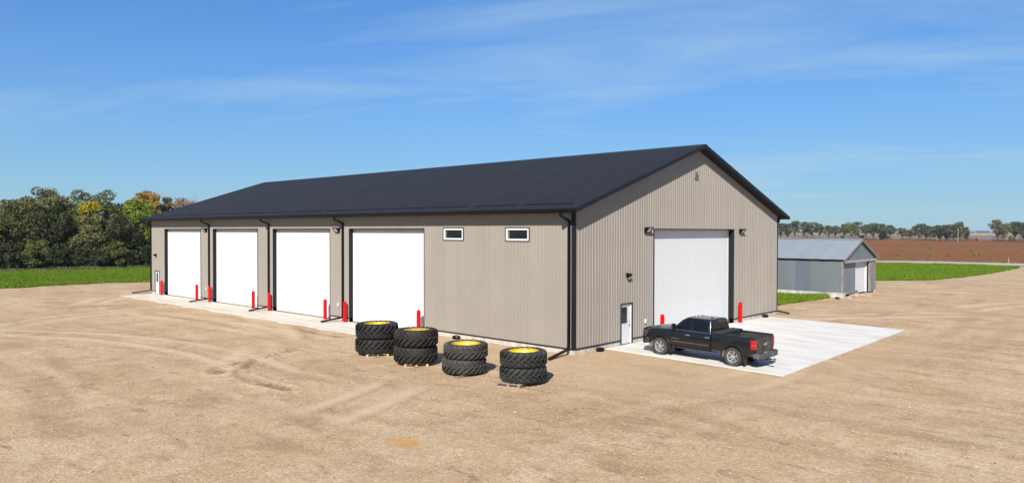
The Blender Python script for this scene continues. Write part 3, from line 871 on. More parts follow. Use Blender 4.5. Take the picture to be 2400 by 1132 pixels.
# overhead doors
def trimset(y0, y1, z1, root, to, depth, mat=TRIM, sill=0.0, face=0.055):
    mb = MB()
    def bx(u0, u1, o0, o1, z0, z1):
        p = [to(u, o, z) for z in (z0, z1) for o in (o0, o1) for u in (u0, u1)]
        mb.add(p, [(0, 2, 3, 1), (4, 5, 7, 6), (0, 1, 5, 4), (2, 6, 7, 3), (0, 4, 6, 2), (1, 3, 7, 5)])
    bx(y0 - face, y0, -0.001, 0.032, sill, z1 + face); bx(y1, y1 + face, -0.001, 0.032, sill, z1 + face)
    bx(y0, y1, -0.001, 0.0322, z1, z1 + face)
    # jamb and head linings run back to the door leaf
    bx(y0 - 0.02, y0, -depth, -0.001, sill, z1 + 0.02); bx(y1, y1 + 0.02, -depth, -0.001, sill, z1 + 0.02)
    bx(y0, y1, -depth, -0.001, z1, z1 + 0.02)
    part(mb, 'frame_trim', mat, root)
for a, b in doors:
    root = pempty('overhead_door')
    to = lambda u, o, z: (-o, u, z)
    trimset(a, b, DT - 0.055, root, to, 0.34)
    mb = MB(); mb.box(0.25, 0.262, a, a + 0.06, 0.03, DT - .06); mb.box(0.25, 0.262, b - 0.06, b, 0.03, DT - .06); mb.box(0.25, 0.262, a + .06, b - .06, DT - .12, DT - .06)
    part(mb, 'weather_seal', WFRAME, root)
    n = 10; hgt = (DT - 0.13 - 0.045) / n
    for i in range(n):
        z0 = 0.045 + i * hgt
        mb = MB(); mb.box(0.265, 0.33, a + 0.01, b - 0.01, z0 + 0.003, z0 + hgt - 0.003)
        # pressed horizontal ribs
        for q in range(1, 4): mb.box(0.2625, 0.266, a + 0.02, b - 0.02, z0 + hgt * q / 4 - 0.035, z0 + hgt * q / 4 + 0.035)
        part(mb, 'door_section', WHITE, root)
    mb = MB(); mb.box(0.268, 0.32, a + 0.012, b - 0.012, 0.03, 0.046); part(mb, 'bottom_seal', SEAM, root)
# gable door: two leaves wide
root = pempty('overhead_door')
to = lambda u, o, z: (u, -o, z)
trimset(GD[0], GD[1], DT - 0.055, root, to, 0.42)
mb = MB(); mb.box(GD[1] - 0.14, GD[1], 0.33, 0.345, 0.03, DT - .06); mb.box(GD[0], GD[0] + .1, 0.33, 0.345, 0.03, DT - .06); mb.box(GD[0] + .1, GD[1] - .14, 0.33, 0.345, DT - .12, DT - .06)
part(mb, 'weather_seal', WFRAME, root)
n = 10; hgt = (DT - 0.13 - 0.045) / n; mid = (GD[0] + GD[1]) / 2
for i in range(n):
    z0 = 0.045 + i * hgt
    for a, b in ((GD[0] + .01, mid - .006), (mid + .006, GD[1] - .01)):
        mb = MB(); mb.box(a, b, 0.35, 0.42, z0 + .0012, z0 + hgt - .0012)
        part(mb, 'door_section', WHITE, root)
mb = MB(); mb.box(GD[0] + .012, GD[1] - .012, 0.353, 0.41, 0.03, 0.046); part(mb, 'bottom_seal', SEAM, root)

# entry doors
def entry(u0, u1, zt, to, hinge_left):
    root = pempty('entry_door')
    mb = MB()
    def bx(mb, a, b, o0, o1, z0, z1):
        p = [to(u, o, z) for z in (z0, z1) for o in (o0, o1) for u in (a, b)]
        mb.add(p, [(0, 2, 3, 1), (4, 5, 7, 6), (0, 1, 5, 4), (2, 6, 7, 3), (0, 4, 6, 2), (1, 3, 7, 5)])
    for a, b, z0, z1 in ((u0 - .045, u0, 0.03, zt + .045), (u1, u1 + .045, 0.03, zt + .045), (u0, u1, zt, zt + .046)): bx(mb, a, b, -0.10, 0.034, z0, z1)
    part(mb, 'frame_trim', TRIM, root)
    mb = MB()
    for a, b, z0, z1 in ((u0, u0 + .05, 0.03, zt), (u1 - .05, u1, 0.03, zt), (u0 + .05, u1 - .05, zt - .05, zt)): bx(mb, a, b, -0.12, -0.02, z0, z1)
    part(mb, 'door_frame', WFRAME, root)
    mb = MB(); bx(mb, u0 + .052, u1 - .052, -0.11, -0.065, 0.045, zt - .052); part(mb, 'door_leaf', WHITE, root, bevel=0.004)
    wd = u1 - u0
    a, b = (u0 + .14, u0 + .14 + wd * .50) if hinge_left else (u1 - .14 - wd * .38, u1 - .12)
    mb = MB(); bx(mb, a, b, -0.064, -0.056, 1.12, 1.97); part(mb, 'window_pane', GLASS, root)
    mb = MB()
    for q0, q1, z0, z1 in ((a - .03, a, 1.09, 2.0), (b, b + .03, 1.09, 2.0), (a, b, 1.09, 1.119), (a, b, 1.971, 2.0)): bx(mb, q0, q1, -0.0645, -0.052, z0, z1)
    part(mb, 'window_bead', WFRAME, root)
    hu = u1 - 0.13 if hinge_left else u0 + 0.13
    mb = MB(); bx(mb, hu - .03, hu + .03, -0.0645, -0.045, 0.98, 1.04); bx(mb, hu - .03, hu + .03, -0.0645, -0.05, 1.16, 1.22)
    bx(mb, hu - .10, hu + .01, -0.03, -0.012, 0.995, 1.02); bx(mb, hu - .012, hu + .012, -0.05, -0.02, 0.995, 1.02)
    part(mb, 'handle', STEEL, root)
entry(mdG[0], mdG[1], 2.13, lambda u, o, z: (u, -o, z), True)
entry(mdL[0], mdL[1], 2.12, lambda u, o, z: (-o, u, z), False)

# small windows high on the long wall
for a, b in winL:
    root = pempty('window')
    def wb(mb, y0, y1, z0, z1, o0, o1): mb.box(-o1, -o0, y0, y1, z0, z1); return mb
    z0, z1 = WZ
    mb = MB(); wb(mb, a - .05, a, z0 - .05, z1 + .05, -0.03, 0.031); wb(mb, b, b + .05, z0 - .05, z1 + .05, -0.03, 0.031); wb(mb, a, b, z0 - .05, z0, -0.03, 0.0312); wb(mb, a, b, z1, z1 + .05, -0.03, 0.0312)
    part(mb, 'frame_trim', TRIM, root)
    t_ = 0.095
    mb = MB(); wb(mb, a, a + t_, z0, z1, -0.08, 0.02); wb(mb, b - t_, b, z0, z1, -0.08, 0.02); wb(mb, a + t_, b - t_, z0, z0 + t_, -0.08, 0.0203); wb(mb, a + t_, b - t_, z1 - t_, z1, -0.08, 0.0203)
    part(mb, 'window_frame', WFRAME, root)
    mb = MB(); mb.box(0.05, 0.06, a + t_ - .01, b - t_ + .01, z0 + t_ - .01, z1 - t_ + .01)
    part(mb, 'window_pane', GLASS, root)
    mb = MB(); mb.box(0.044, 0.0495, b - t_ - .10, b - t_ - .02, z0 + t_, z1 - t_ - .02)
    part(mb, 'wood_stud', simple('wood_stud', (0.20, 0.12, 0.05), 0.8), root)

# builder's emblem high in the gable: a small metal figure
mb = MB()
ex, ez, s_ = 11.73, 9.02, 0.26
def plate(pts, th=0.03):
    mb.prism([(ex + x * s_, -0.034, ez + z * s_) for x, z in pts], (0, -th, 0))
plate([(-0.95, -0.1), (-0.55, 0.15), (0.15, 0.35), (0.1, 0.55), (-0.65, 0.32), (-0.98, 0.05)])
plate([(0.0, 1.6), (0.35, 1.55), (0.95, 0.35), (0.62, 0.25), (0.2, 1.0)], 0.034)
plate([(-0.42, 0.5), (-0.12, 0.6), (0.12, 1.7), (-0.25, 1.6)], 0.028)
plate([(-0.35, -0.2), (0.35, -0.2), (0.4, 0.1), (-0.3, 0.12)], 0.026)
plate([(0.75, -0.28), (1.02, -0.28), (1.0, 0.05), (0.7, 0.12)], 0.024)
part(mb, 'emblem', simple('emblem_metal', (0.26, 0.30, 0.34), 0.4, 0.6, 0.35, 9))

# ------------------------------------------------------------------ wall lamps, sockets
def flood(label, pos, face):
    """face: 'x' on the long wall (outwards -x), 'y' on the gable (outwards -y)"""
    r = empty('flood_light', pos, 0 if face == 'y' else -math.pi / 2)
    tag(r, label, 'lamp', 'flood lights above the overhead doors')
    # local: wall at y=0, outwards -y
    mb = MB()
    prof = [(0.0, -0.17), (0.0, 0.13), (-0.30, 0.16), (-0.32, 0.12), (-0.09, -0.17)]
    for a, b in ((-0.22, -0.19), (0.19, 0.22)): mb.prism([(a, y, z) for y, z in prof], (b - a, 0, 0))
    mb.prism([(-0.19, y, z) for y, z in [(0.0, 0.10), (0.0, 0.13), (-0.30, 0.16), (-0.32, 0.12), (-0.28, 0.115)]], (0.38, 0, 0))
    mb.prism([(-0.19, y, z) for y, z in [(0.0, -0.17), (0.0, 0.10), (-0.03, 0.10), (-0.03, -0.12), (-0.09, -0.13), (-0.09, -0.17)]], (0.38, 0, 0))
    mb.build('housing', BLACK, r)
    mb = MB(); mb.add([(-0.19, -0.085, -0.125), (0.19, -0.085, -0.125), (0.19, -0.28, 0.108), (-0.19, -0.28, 0.108)], [(0, 1, 2, 3)])
    mb.build('lens', GREYLENS, r)
    return r
flood('flood lamp on the wall between the first and second white doors from the far end', (-0.022, 38.86, 5.97), 'x')
flood('flood lamp on the wall between the third and fourth white doors of the long side', (-0.022, 19.57, 5.96), 'x')
flood('flood lamp left of the wide gable door top corner', (6.32, -0.022, 5.98), 'y')
flood('flood lamp right of the wide gable door top corner', (17.66, -0.022, 5.93), 'y')
def wall_lamp(label, pos, face):
    r = empty('wall_light', pos, 0 if face == 'y' else -math.pi / 2)
    tag(r, label, 'lamp', 'small lamps above the entry doors')
    mb = MB(); mb.box(-0.09, 0.09, -0.05, 0, -0.02, 0.16); mb.build('back_plate', BLACK, r, bevel=0.01)
    mb = MB(); mb.prism([(-0.11, y, z) for y, z in [(-0.05, 0.15), (-0.24, 0.13), (-0.26, 0.05), (-0.12, -0.10), (-0.05, -0.10)]], (0.22, 0, 0)); mb.build('hood', BLACK, r, bevel=0.008)
    mb = MB(); mb.lathe([(0.0, -0.13), (0.06, -0.125), (0.065, -0.09), (0.0, -0.085)], 12, (0, -0.13, 0.0)); mb.build('lens', GREYLENS, r)
wall_lamp('small dark wall lamp above the gable entry door', (4.46, -0.022, 3.58), 'y')
wall_lamp('small dark wall lamp above the far entry door of the long side', (-0.022, 49.12, 3.58), 'x')
def socket(label, pos, face):
    r = empty('outlet_box', pos, 0 if face == 'y' else -math.pi / 2)
    tag(r, label, 'outlet', 'white outlet boxes on the walls')
    mb = MB(); mb.box(-0.075, 0.075, -0.07, 0, -0.11, 0.11); mb.build('cover', WFRAME, r, bevel=0.012)
    mb = MB(); mb.box(0.02, 0.07, -0.078, -0.071, -0.07, 0.07); mb.build('face', SEAM, r)
socket('white outlet box between the first and second doors from the far end', (-0.02, 38.75, 1.04), 'x')
socket('white outlet box between the third and fourth doors of the long side', (-0.02, 19.53, 1.05), 'x')
socket('white outlet box between gable entry door and wide gable door', (6.21, -0.02, 1.08), 'y')
socket('white outlet box behind the red bollard right of the gable door', (17.60, -0.02, 1.08), 'y')

# ------------------------------------------------------------------ bollards
def bollard_mesh():
    mb = MB(); r = 0.115; pr = [(0.0, 0), (r, 0.0), (r * 1.02, 0.02), (r, 0.04), (r, 1.22)]
    for k in range(1, 7):
        a = k / 6 * math.pi / 2; pr.append((r * math.cos(a), 1.22 + r * 1.05 * math.sin(a)))
    mb.lathe(pr, 24)
    return mb.mesh('bollard', RED, smooth=40)
bm_ = bollard_mesh()
nth = ['first', 'second', 'third', 'fourth']
for i, (a, b) in enumerate(doors):
    for y, sd in ((b + 0.14, 'left'), (a + 0.16, 'right')):
        o = link('bollard', bm_, None, (-0.28, y, 0.028))
        tag(o, f'red bollard at the {sd} jamb of the {nth[i]} white door from the far end', 'bollard', 'red bollards by the doors')
for x, lab in ((7.55, 'red bollard at the left jamb of the gable door, behind the truck hood'), (17.15, 'red bollard at the right jamb of the wide gable door')):
    tag(link('bollard', bm_, None, (x, -0.28, 0.028)), lab, 'bollard', 'red bollards by the doors')

# ------------------------------------------------------------------ bait stations
def bait(label, x, y, rz, z=0.0):
    r = empty('bait_station', (x, y, z), rz); tag(r, label, 'bait box', 'black bait boxes at the walls')
    mb = MB(); mb.loft([[(sx * a, sy * b, zz) for sx, sy in ((1, .55), (.62, 1), (-.62, 1), (-1, .55), (-1, -.55), (-.62, -1), (.62, -1), (1, -.55))] for a, b, zz in ((.21, .15, 0), (.23, .165, .03), (.22, .155, .12))])
    mb.build('base', BLACK, r, smooth=35)
    mb = MB(); mb.loft([[(sx * a, sy * b, zz) for sx, sy in ((1, .55), (.62, 1), (-.62, 1), (-1, .55), (-1, -.55), (-.62, -1), (.62, -1), (1, -.55))] for a, b, zz in ((.225, .16, .122), (.205, .145, .17), (.10, .07, .185))])
    mb.build('lid', BLACK, r, smooth=35)
bait('black bait box by the long wall behind the tyre stacks', -0.26, 7.94, R(90))
bait('black bait box by the gable wall left of the entry door', 1.80, -0.24, R(8))
bait('black bait box on concrete right of the wide gable door', 21.1, -0.24, 0, 0.03)
bait('black bait box at the base of the old metal shed', 38.9, 1.0, R(30))

# ------------------------------------------------------------------ tractor wheels
def tractor_wheel_meshes(Rr, Wd, rimr, nlug, sgn, rubber, yellow, seed, worn=0.0):
    h = Wd / 2
    rb = Rr - 0.095
    mb = MB()
    prof = [(rimr - 0.01, -h * 0.72), (rimr + 0.03, -h * 0.80), (rimr + 0.10, -h * 0.93), (rb * 0.80, -h * 1.0), (rb * 0.88, -h * 0.985), (rb * 0.955, -h * 0.90), (rb * 0.985, -h * 0.72), (rb, -h * 0.35), (rb, 0)]
    prof = prof + [(r, -z) for r, z in prof[:-1][::-1]]
    mb.lathe(prof, 72)
    pitch = 2 * math.pi / nlug
    rg = random.Random(seed)
    for s in (-1, 1):
        for i in range(nlug):
            th0 = i * pitch + (pitch / 2 if s > 0 else 0)
            rings = []
            # lug from just past the centre line out over the shoulder
            for t in (0.0, 0.25, 0.5, 0.75, 0.92, 1.04):
                z = s * (-0.045 + (h * 0.98 + 0.045) * min(t, 1.0))
                th = th0 - sgn * (0.42 * max(0.0, 1 - t) ** 1.25) + 0.02 * sgn
                ro = Rr - 0.004 * rg.random() - worn * 0.02
                if t > 0.7: ro = Rr - (Rr - rb * 0.955) * ((t - 0.7) / 0.3) ** 1.3 * 0.62
                if t > 1.0: ro = rb * 0.93; z = s * h * 1.0
                ri = min(ro - 0.03, rb * (0.97 if t < 0.7 else 0.90))
                if t > 1.0: ri = rb * 0.86
                wt, wb = 0.036, 0.050
                ring = []
                for rr_, w_ in ((ri, -wb), (ro, -wt), (ro, wt), (ri, wb)):
                    a = th + w_ / Rr * 1.15
                    ring.append((rr_ * math.cos(a), rr_ * math.sin(a), z))
                rings.append(ring)
            mb.loft(rings, True)
    ty = mb.mesh('tyre', rubber, smooth=30)
    mb = MB()
    b = rimr
    mb.lathe([(b + 0.035, h * 0.86), (b + 0.03, h * 0.80), (b, h * 0.74), (b - 0.02, h * 0.60), (b - 0.06, h * 0.40), (b - 0.075, h * 0.05), (b - 0.06, -h * 0.4), (b, -h * 0.74), (b + 0.03, -h * 0.84)], 64)
    rim = mb.mesh('rim', yellow, smooth=40, fixn=False)
    mb = MB()
    d = -h * 0.05
    mb.lathe([(b - 0.075, d - 0.02), (b * 0.80, d - 0.04), (b * 0.62, d - 0.13), (b * 0.36, d - 0.15), (b * 0.22, d - 0.15), (b * 0.20, d - 0.17)], 48)
    disc = mb.mesh('disc', yellow, smooth=40, fixn=False)
    mb = MB()
    for k in range(10):
        a = k * 2 * math.pi / 10; mb.lathe([(0.028, 0), (0.028, 0.03), (0, 0.032)], 6, (b * 0.30 * math.cos(a), b * 0.30 * math.sin(a), d - 0.15))
    bolts = mb.mesh('bolts', STEEL)
    return ty, rim, disc, bolts
def tractor_wheel(ms, pos, rz, label, tilt=(0, 0)):
    r = empty('tractor_wheel', pos, rz); r.rotation_euler = (tilt[0], tilt[1], rz)
    tag(r, label, 'tractor wheel', 'tractor wheels stacked in pairs')
    ty, rim, disc, bolts = ms
    link('tyre', ty, r)
    q = link('rim', rim, r); link('disc', disc, q); link('bolts', bolts, q)
    return r
def pallet(pos, rz, label, mat, lx=1.2, ly=1.0):
    r = empty('pallet', pos, rz); tag(r, label, 'pallet', 'pallets under the wheel stacks')
    for x in (-lx / 2 + .05, 0, lx / 2 - .05):
        mb = MB(); mb.box(x - .045, x + .045, -ly / 2, ly / 2, 0.018, 0.095); mb.build('stringer', mat, r)
    for k in range(6):
        y = -ly / 2 + .06 + k * (ly - .12) / 5
        mb = MB(); mb.box(-lx / 2, lx / 2, y - .055, y + .055, 0.0955, 0.118); mb.build('deck_board', mat, r)
    for y in (-ly / 2 + .06, 0, ly / 2 - .06):
        mb = MB(); mb.box(-lx / 2, lx / 2, y - .055, y + .055, 0.0, 0.0175); mb.build('bottom_board', mat, r)
    return r
def away(px, py, d):
    """a ground point pushed d metres further from the camera"""
    v = Vector((px - CAM.x, py - CAM.y)); k = (v.length + d) / v.length
    return CAM.x + v.x * k, CAM.y + v.y * k
stacks = [  # front ground point, radius, width, rim r, lugs, direction, rubber upper/lower, height of support
    ((-6.84, 6.27), 1.015, 0.705, 0.61, 22, 1, 'black', 'black', 0.118, YELLOW, 'far left'),
    ((-7.25, 2.98), 0.975, 0.725, 0.585, 22, -1, 'brownish', 'brownish', 0.118, YELLOWD, 'second'),
    ((-7.21, -0.03), 0.94, 0.605, 0.585, 23, -1, 'grey', 'grey', 0.06, YELLOW, 'third'),
    ((-7.08, -3.09), 0.93, 0.59, 0.575, 22, 1, 'slate', 'slate', 0.118, YELLOW, 'nearest')]
names4 = {'far left': ('black-treaded tractor wheel, yellow rim, {} of the far left stack', 'new pale pallet under the far left wheel stack'),
          'second': ('dark tractor wheel with muddy yellow rim, {} of the second stack from the left', 'new pale pallet under the second wheel stack from the left'),
          'third': ('brownish grey tractor wheel with yellow rim, {} of the third stack from the left', ''),
          'nearest': ('slate grey tractor wheel with clean yellow rim, {} of the nearest, rightmost stack', 'weathered pallet under the nearest, rightmost wheel stack')}
camaz = math.atan2(CAM.y, CAM.x)
for i, (fp, Rr, Wd, rimr, nl, sg, ru, rlw, sup, yel, nm) in enumerate(stacks):
    cx, cy = away(fp[0], fp[1], Rr * 0.97)
    ms = tractor_wheel_meshes(Rr, Wd, rimr, nl, sg, RUBBER[ru], yel, i, 0.6 if nm == 'third' else 0.0)
    tractor_wheel(ms, (cx + 0.02 * (i % 2), cy + .03, sup + Wd / 2 + 0.002), 0.3 + i, names4[nm][0].format('bottom'))
    tractor_wheel(ms, (cx - 0.02 + .03 * (i % 3), cy - .02, sup + Wd * 1.5 + 0.006), 1.1 + i * 0.7, names4[nm][0].format('top'), (R(0.6) * (1 if i % 2 else -1), R(0.5)))
    vx, vy = CAM.x - cx, CAM.y - cy; l_ = math.hypot(vx, vy); vx /= l_; vy /= l_
    if nm in ('far left', 'second'):
        off = Rr - 0.50 - 0.25
        pallet((cx + vx * off, cy + vy * off, 0.0), math.atan2(vy, vx) + math.pi / 2 + R(2), names4[nm][1], WOODN, 1.05, 1.0)
    elif nm == 'nearest':
        px, py = cx + vx * 0.33 - vy * (-0.40), cy + vy * 0.33 + vx * (-0.40)
        pallet((px, py, 0.0), math.atan2(vy, vx) + math.pi / 2 - R(24), names4[nm][1], WOODO, 1.0, 0.95)
    else:
        for k, (dx, dy, rz) in enumerate(((-.62, -.50, .2), (.40, .45, 2.))):
            b_ = MB(); b_.box(-.35, .35, -.05, .05, 0.0, 0.058)
            o = b_.build('wood_block', WOODO, None, bevel=.004); o.location = (cx + dx, cy + dy, 0); o.rotation_euler = (0, 0, rz)
            tag(o, ['weathered wood block sticking out before the third wheel stack', 'weathered wood block hidden behind under the third wheel stack'][k], 'wood block', 'wood blocks under the third stack')

# ------------------------------------------------------------------ old metal shed
def shed():
    X0, X1, Y0, Y1 = 40.6, 50.0, 1.1, 17.5
    ZB, ZEV, ZRD = 0.42, 3.42, 5.12
    root = tag(empty('metal_shed', (0, 0, 0)), 'old galvanised metal shed with grey gable roof and white roll-up door', 'shed')
    def galv(name, c, c2, ov):
        t = NT(name)
        k = t.mix(t.mr(t.noise(0.7, 6, 0.65, t.mapping((1, 1, 0.35))), 0.35, 0.68), c, c2)
        k = t.mix(1.0, k, t.gray(t.mr(t.random(), 0, 1, 1 - ov, 1 + ov)), 'MULTIPLY')
        k = t.mix(1.0, k, t.gray(t.mr(t.noise(6, 6, 0.7), 0.3, 0.7, 0.95, 1.05)), 'MULTIPLY')
        t.col(k); t.rough(0.5); t.b.inputs['Metallic'].default_value = 0.35
        return t.m
    WALL = galv('galvanised_wall', (0.190, 0.228, 0.240), (0.210, 0.245, 0.253), 0.05)
    BLUE = galv('galvanised_blue', (0.155, 0.190, 0.235), (0.185, 0.217, 0.26), 0.03)
    ROOF = galv('galvanised_roof', (0.385, 0.43, 0.445), (0.44, 0.475, 0.48), 0.04)
    SLID = galv('sliding_panel', (0.215, 0.255, 0.285), (0.25, 0.29, 0.32), 0.02)
    OLDW = simple('weathered_wood', (0.245, 0.225, 0.21), 0.95, 0, 0.35, 5, stretch=(2, 2, 0.3))
    def corr(u0, u1, step=0.085, amp=0.012):
        n = max(2, int(round((u1 - u0) / step)) * 2); return [(u0 + (u1 - u0) * i / n, amp if i % 2 else 0.0) for i in range(n + 1)]
    for q in ((X0 - .06, X0 + .2, Y0 - .04, Y1, -0.2, ZB), (X0 + .2, X0 + .62, Y0 - .04, Y0 + .2, -.2, ZB - .02), (X1 - .5, X1 + .05, Y0 - .04, Y0 + .2, -.2, .2), (X1 - .2, X1 + .05, Y0 + .2, Y1, -.2, ZB - .1)):
        MB().box(*q).build('base', OLDCONC, root, bevel=0.03)
    wall = empty('side_wall', (0, 0, 0), 0, root)
    y = Y0 + .18; k = 0
    while y < Y1:
        y1 = min(Y1, y + 0.68); m = BLUE if 4.05 < (y + y1) / 2 < 5.45 else WALL
        pr = corr(y, y1); mb = MB(); vs = []
        zt = ZEV + .02
        for u, h in pr: vs += [(X0 - h, u, ZB - 0.06), (X0 - h, u, zt)]
        mb.add(vs, [(2 * i, 2 * i + 2, 2 * i + 3, 2 * i + 1) for i in range(len(pr) - 1)])
        mb.build('wall_sheet', m, wall, fixn=False); y = y1; k += 1
    mb = MB(); mb.box(X1 - .02, X1, Y0 + .2, Y1, 0.2, ZEV); mb.box(X0 + .05, X1, Y1 - .03, Y1, 0.2, ZEV); mb.build('rear_wall', WALL, root)
    rs = empty('roof_slope', (0, 0, 0), 0, root); mid = (X0 + X1) / 2
    for sd in (-1, 1):
        y = Y0 - .22; k = 0
        while y < Y1 + .2:
            y1 = min(Y1 + .2, y + .74); pr = corr(y, y1, .12, .014); mb = MB(); vs = []
            ov = 0.28 + random.uniform(-.03, .03)
            xe = X0 - ov if sd < 0 else X1 + ov
            sl = (ZRD - ZEV) / (mid - X0)
            for u, h in pr: vs += [(xe, u, ZEV - sl * ov + .09 + h), (mid, u, ZRD + .09 + h)]
            mb.add(vs, [(2 * i, 2 * i + 2, 2 * i + 3, 2 * i + 1) for i in range(len(pr) - 1)])
            mb.build('roof_sheet', ROOF, rs, fixn=False); y = y1
    mb = MB()
    for sd in (-1, 1): mb.add([(mid, Y0 - .24, ZRD + .14), (mid, Y1 + .2, ZRD + .14), (mid + sd * .22, Y1 + .2, ZRD + .065), (mid + sd * .22, Y0 - .24, ZRD + .065)], [(0, 1, 2, 3)])
    mb.build('ridge_cap', ROOF, root)
    # gable triangle, sheeted
    gw = empty('gable_wall', (0, 0, 0), 0, root); n = 12
    for i in range(n):
        a, b = X0 + (X1 - X0) * i / n, X0 + (X1 - X0) * (i + 1) / n
        cuts = [a, b] if not (a < mid - 1e-6 < b - 1e-6) else [a, mid, b]
        pr = corr(a, b, .10, .010); mb = MB(); vs = []
        for u, h in pr: vs += [(u, Y0 - h, ZEV - .12), (u, Y0 - h, ZRD - abs(u - mid) * (ZRD - ZEV) / (mid - X0) + .05)]
        mb.add(vs, [(2 * j, 2 * j + 2, 2 * j + 3, 2 * j + 1) for j in range(len(pr) - 1)])
        mb.build('gable_sheet', WALL, gw, fixn=False)
    for sd in (-1, 1):
        mb = MB(); xe = X0 - .3 if sd < 0 else X1 + .3; sl = (ZRD - ZEV) / (mid - X0)
        za, zb = ZEV - sl * .3, ZRD
        mb.add([(xe, Y0 - .24, za - .10), (mid, Y0 - .24, zb - .10), (mid, Y0 - .24, zb + .07), (xe, Y0 - .24, za + .07), (xe, Y0 - .19, za - .10), (mid, Y0 - .19, zb - .10), (mid, Y0 - .19, zb + .07), (xe, Y0 - .19, za + .07)],
               [(0, 1, 2, 3), (7, 6, 5, 4), (0, 4, 5, 1), (3, 2, 6, 7), (0, 3, 7, 4), (1, 5, 6, 2)])
        mb.build('rake_board', OLDW, root)
    mb = MB(); mb.box(X0 + .1, X1 - .05, Y0 - .10, Y0 + .3, ZEV - .34, ZEV - .125); mb.build('header_beam', simple('painted_beam', (0.36, 0.37, 0.37), 0.8, 0, .2, 4), root)
    for x0, x1, zb in ((X0 - .03, X0 + .19, ZB - .12), (X1 - .24, X1, 0.1), (48.22, X1 - .26, 0.1)):
        mb = MB(); mb.box(x0, x1, Y0 - .03, Y0 + .16, zb, ZEV - (.02 if x0 < X0 else .35)); mb.build('corner_post', OLDW, root, bevel=.012)
    mb = MB(); mb.box(X0 - .13, X0 + .0, Y0 + .1, Y1, ZEV - .12, ZEV + .02); mb.build('eave_board', BARKD, root)
    # recessed front: sliding metal panel and roll-up door
    pn = empty('sliding_panel', (0, 0, 0), 0, root)
    for i in range(5):
        a, b = 41.0 + i * .79, 41.0 + (i + 1) * .79
        pr = corr(a, b, .10, .008); mb = MB(); vs = []
        for u, h in pr: vs += [(u, Y0 + .30 - h, .38), (u, Y0 + .30 - h, ZEV - .2)]
        mb.add(vs, [(2 * j, 2 * j + 2, 2 * j + 3, 2 * j + 1) for j in range(len(pr) - 1)]); mb.build('panel_sheet', SLID, pn, fixn=False)
    mb = MB(); mb.box(X0 + .2, 44.95, Y0 + .05, Y0 + .34, 0.2, .42); mb.build('sill', OLDW, root)
    rd = empty('roll_up_door', (0, 0, 0), 0, root)
    zz = .12; n = 15; hh = (ZEV - .25 - zz) / n
    for i in range(n):
        mb = MB(); mb.prism([(45.02, Y0 + .42, zz + i * hh + .003), (45.02, Y0 + .36, zz + i * hh + .004), (45.02, Y0 + .352, zz + (i + .5) * hh), (45.02, Y0 + .36, zz + (i + 1) * hh - .004), (45.02, Y0 + .42, zz + (i + 1) * hh - .003)], (2.95, 0, 0))
        mb.build('door_slat', WFRAME, rd)
    for q in ((44.95, 45.02, Y0 + .28, Y0 + .44, .1, ZEV - .2), (47.97, 48.2, Y0 + .26, Y0 + .44, .1, ZEV - .2)): MB().box(*q).build('door_track', WFRAME, root)
    mb = MB(); mb.box(44.95, 48.25, Y0 + .43, Y0 + .5, .05, ZEV); mb.build('door_backing', BARKD, root)
shed()
def rubble():
    r = np.random.default_rng(3); tri = []
    ico = bmesh.new(); bmesh.ops.create_icosphere(ico, subdivisions=1, radius=1.0)
    iv = np.array([v.co[:] for v in ico.verts]); fi = np.array([[v.index for v in f.verts] for f in ico.faces]); ico.free()
    for _ in range(420):
        a, d = r.uniform(0, 6.28), abs(r.normal(0, .55))
        x, y = 42.7 + d * math.cos(a) * 2.1, 0.55 + d * math.sin(a) * .8
        if y > 1.0: y = 1.0 - (y - 1.0)
        s = r.uniform(.04, .13); z = max(0, .26 - .3 * d) * r.uniform(.5, 1)
        q = iv * r.uniform(.55, 1.2, (len(iv), 1)) * np.array([1.3, .8, .5]) * s
        t = r.uniform(0, 6.28); c_, s_2 = math.cos(t), math.sin(t)
        q = q @ np.array([[c_, -s_2, 0], [s_2, c_, 0], [0, 0, 1]])
        tri.append((q + np.array([x, y, z + .03]))[fi].reshape(-1, 3))
    t = NT('rubble_stone'); sp = t.n.new('ShaderNodeSeparateColor'); t.l.new(t.voro(4), sp.inputs[0])
    t.col(t.mix(sp.outputs[0], (.46, .34, .22), (.64, .52, .38))); t.rough(.9)
    tag(link('rubble_heap', npmesh('rubble_heap', np.concatenate(tri), 3, t.m)), 'low heap of pale rubble at the front corner of the metal shed', 'rubble', kind='stuff')
rubble()

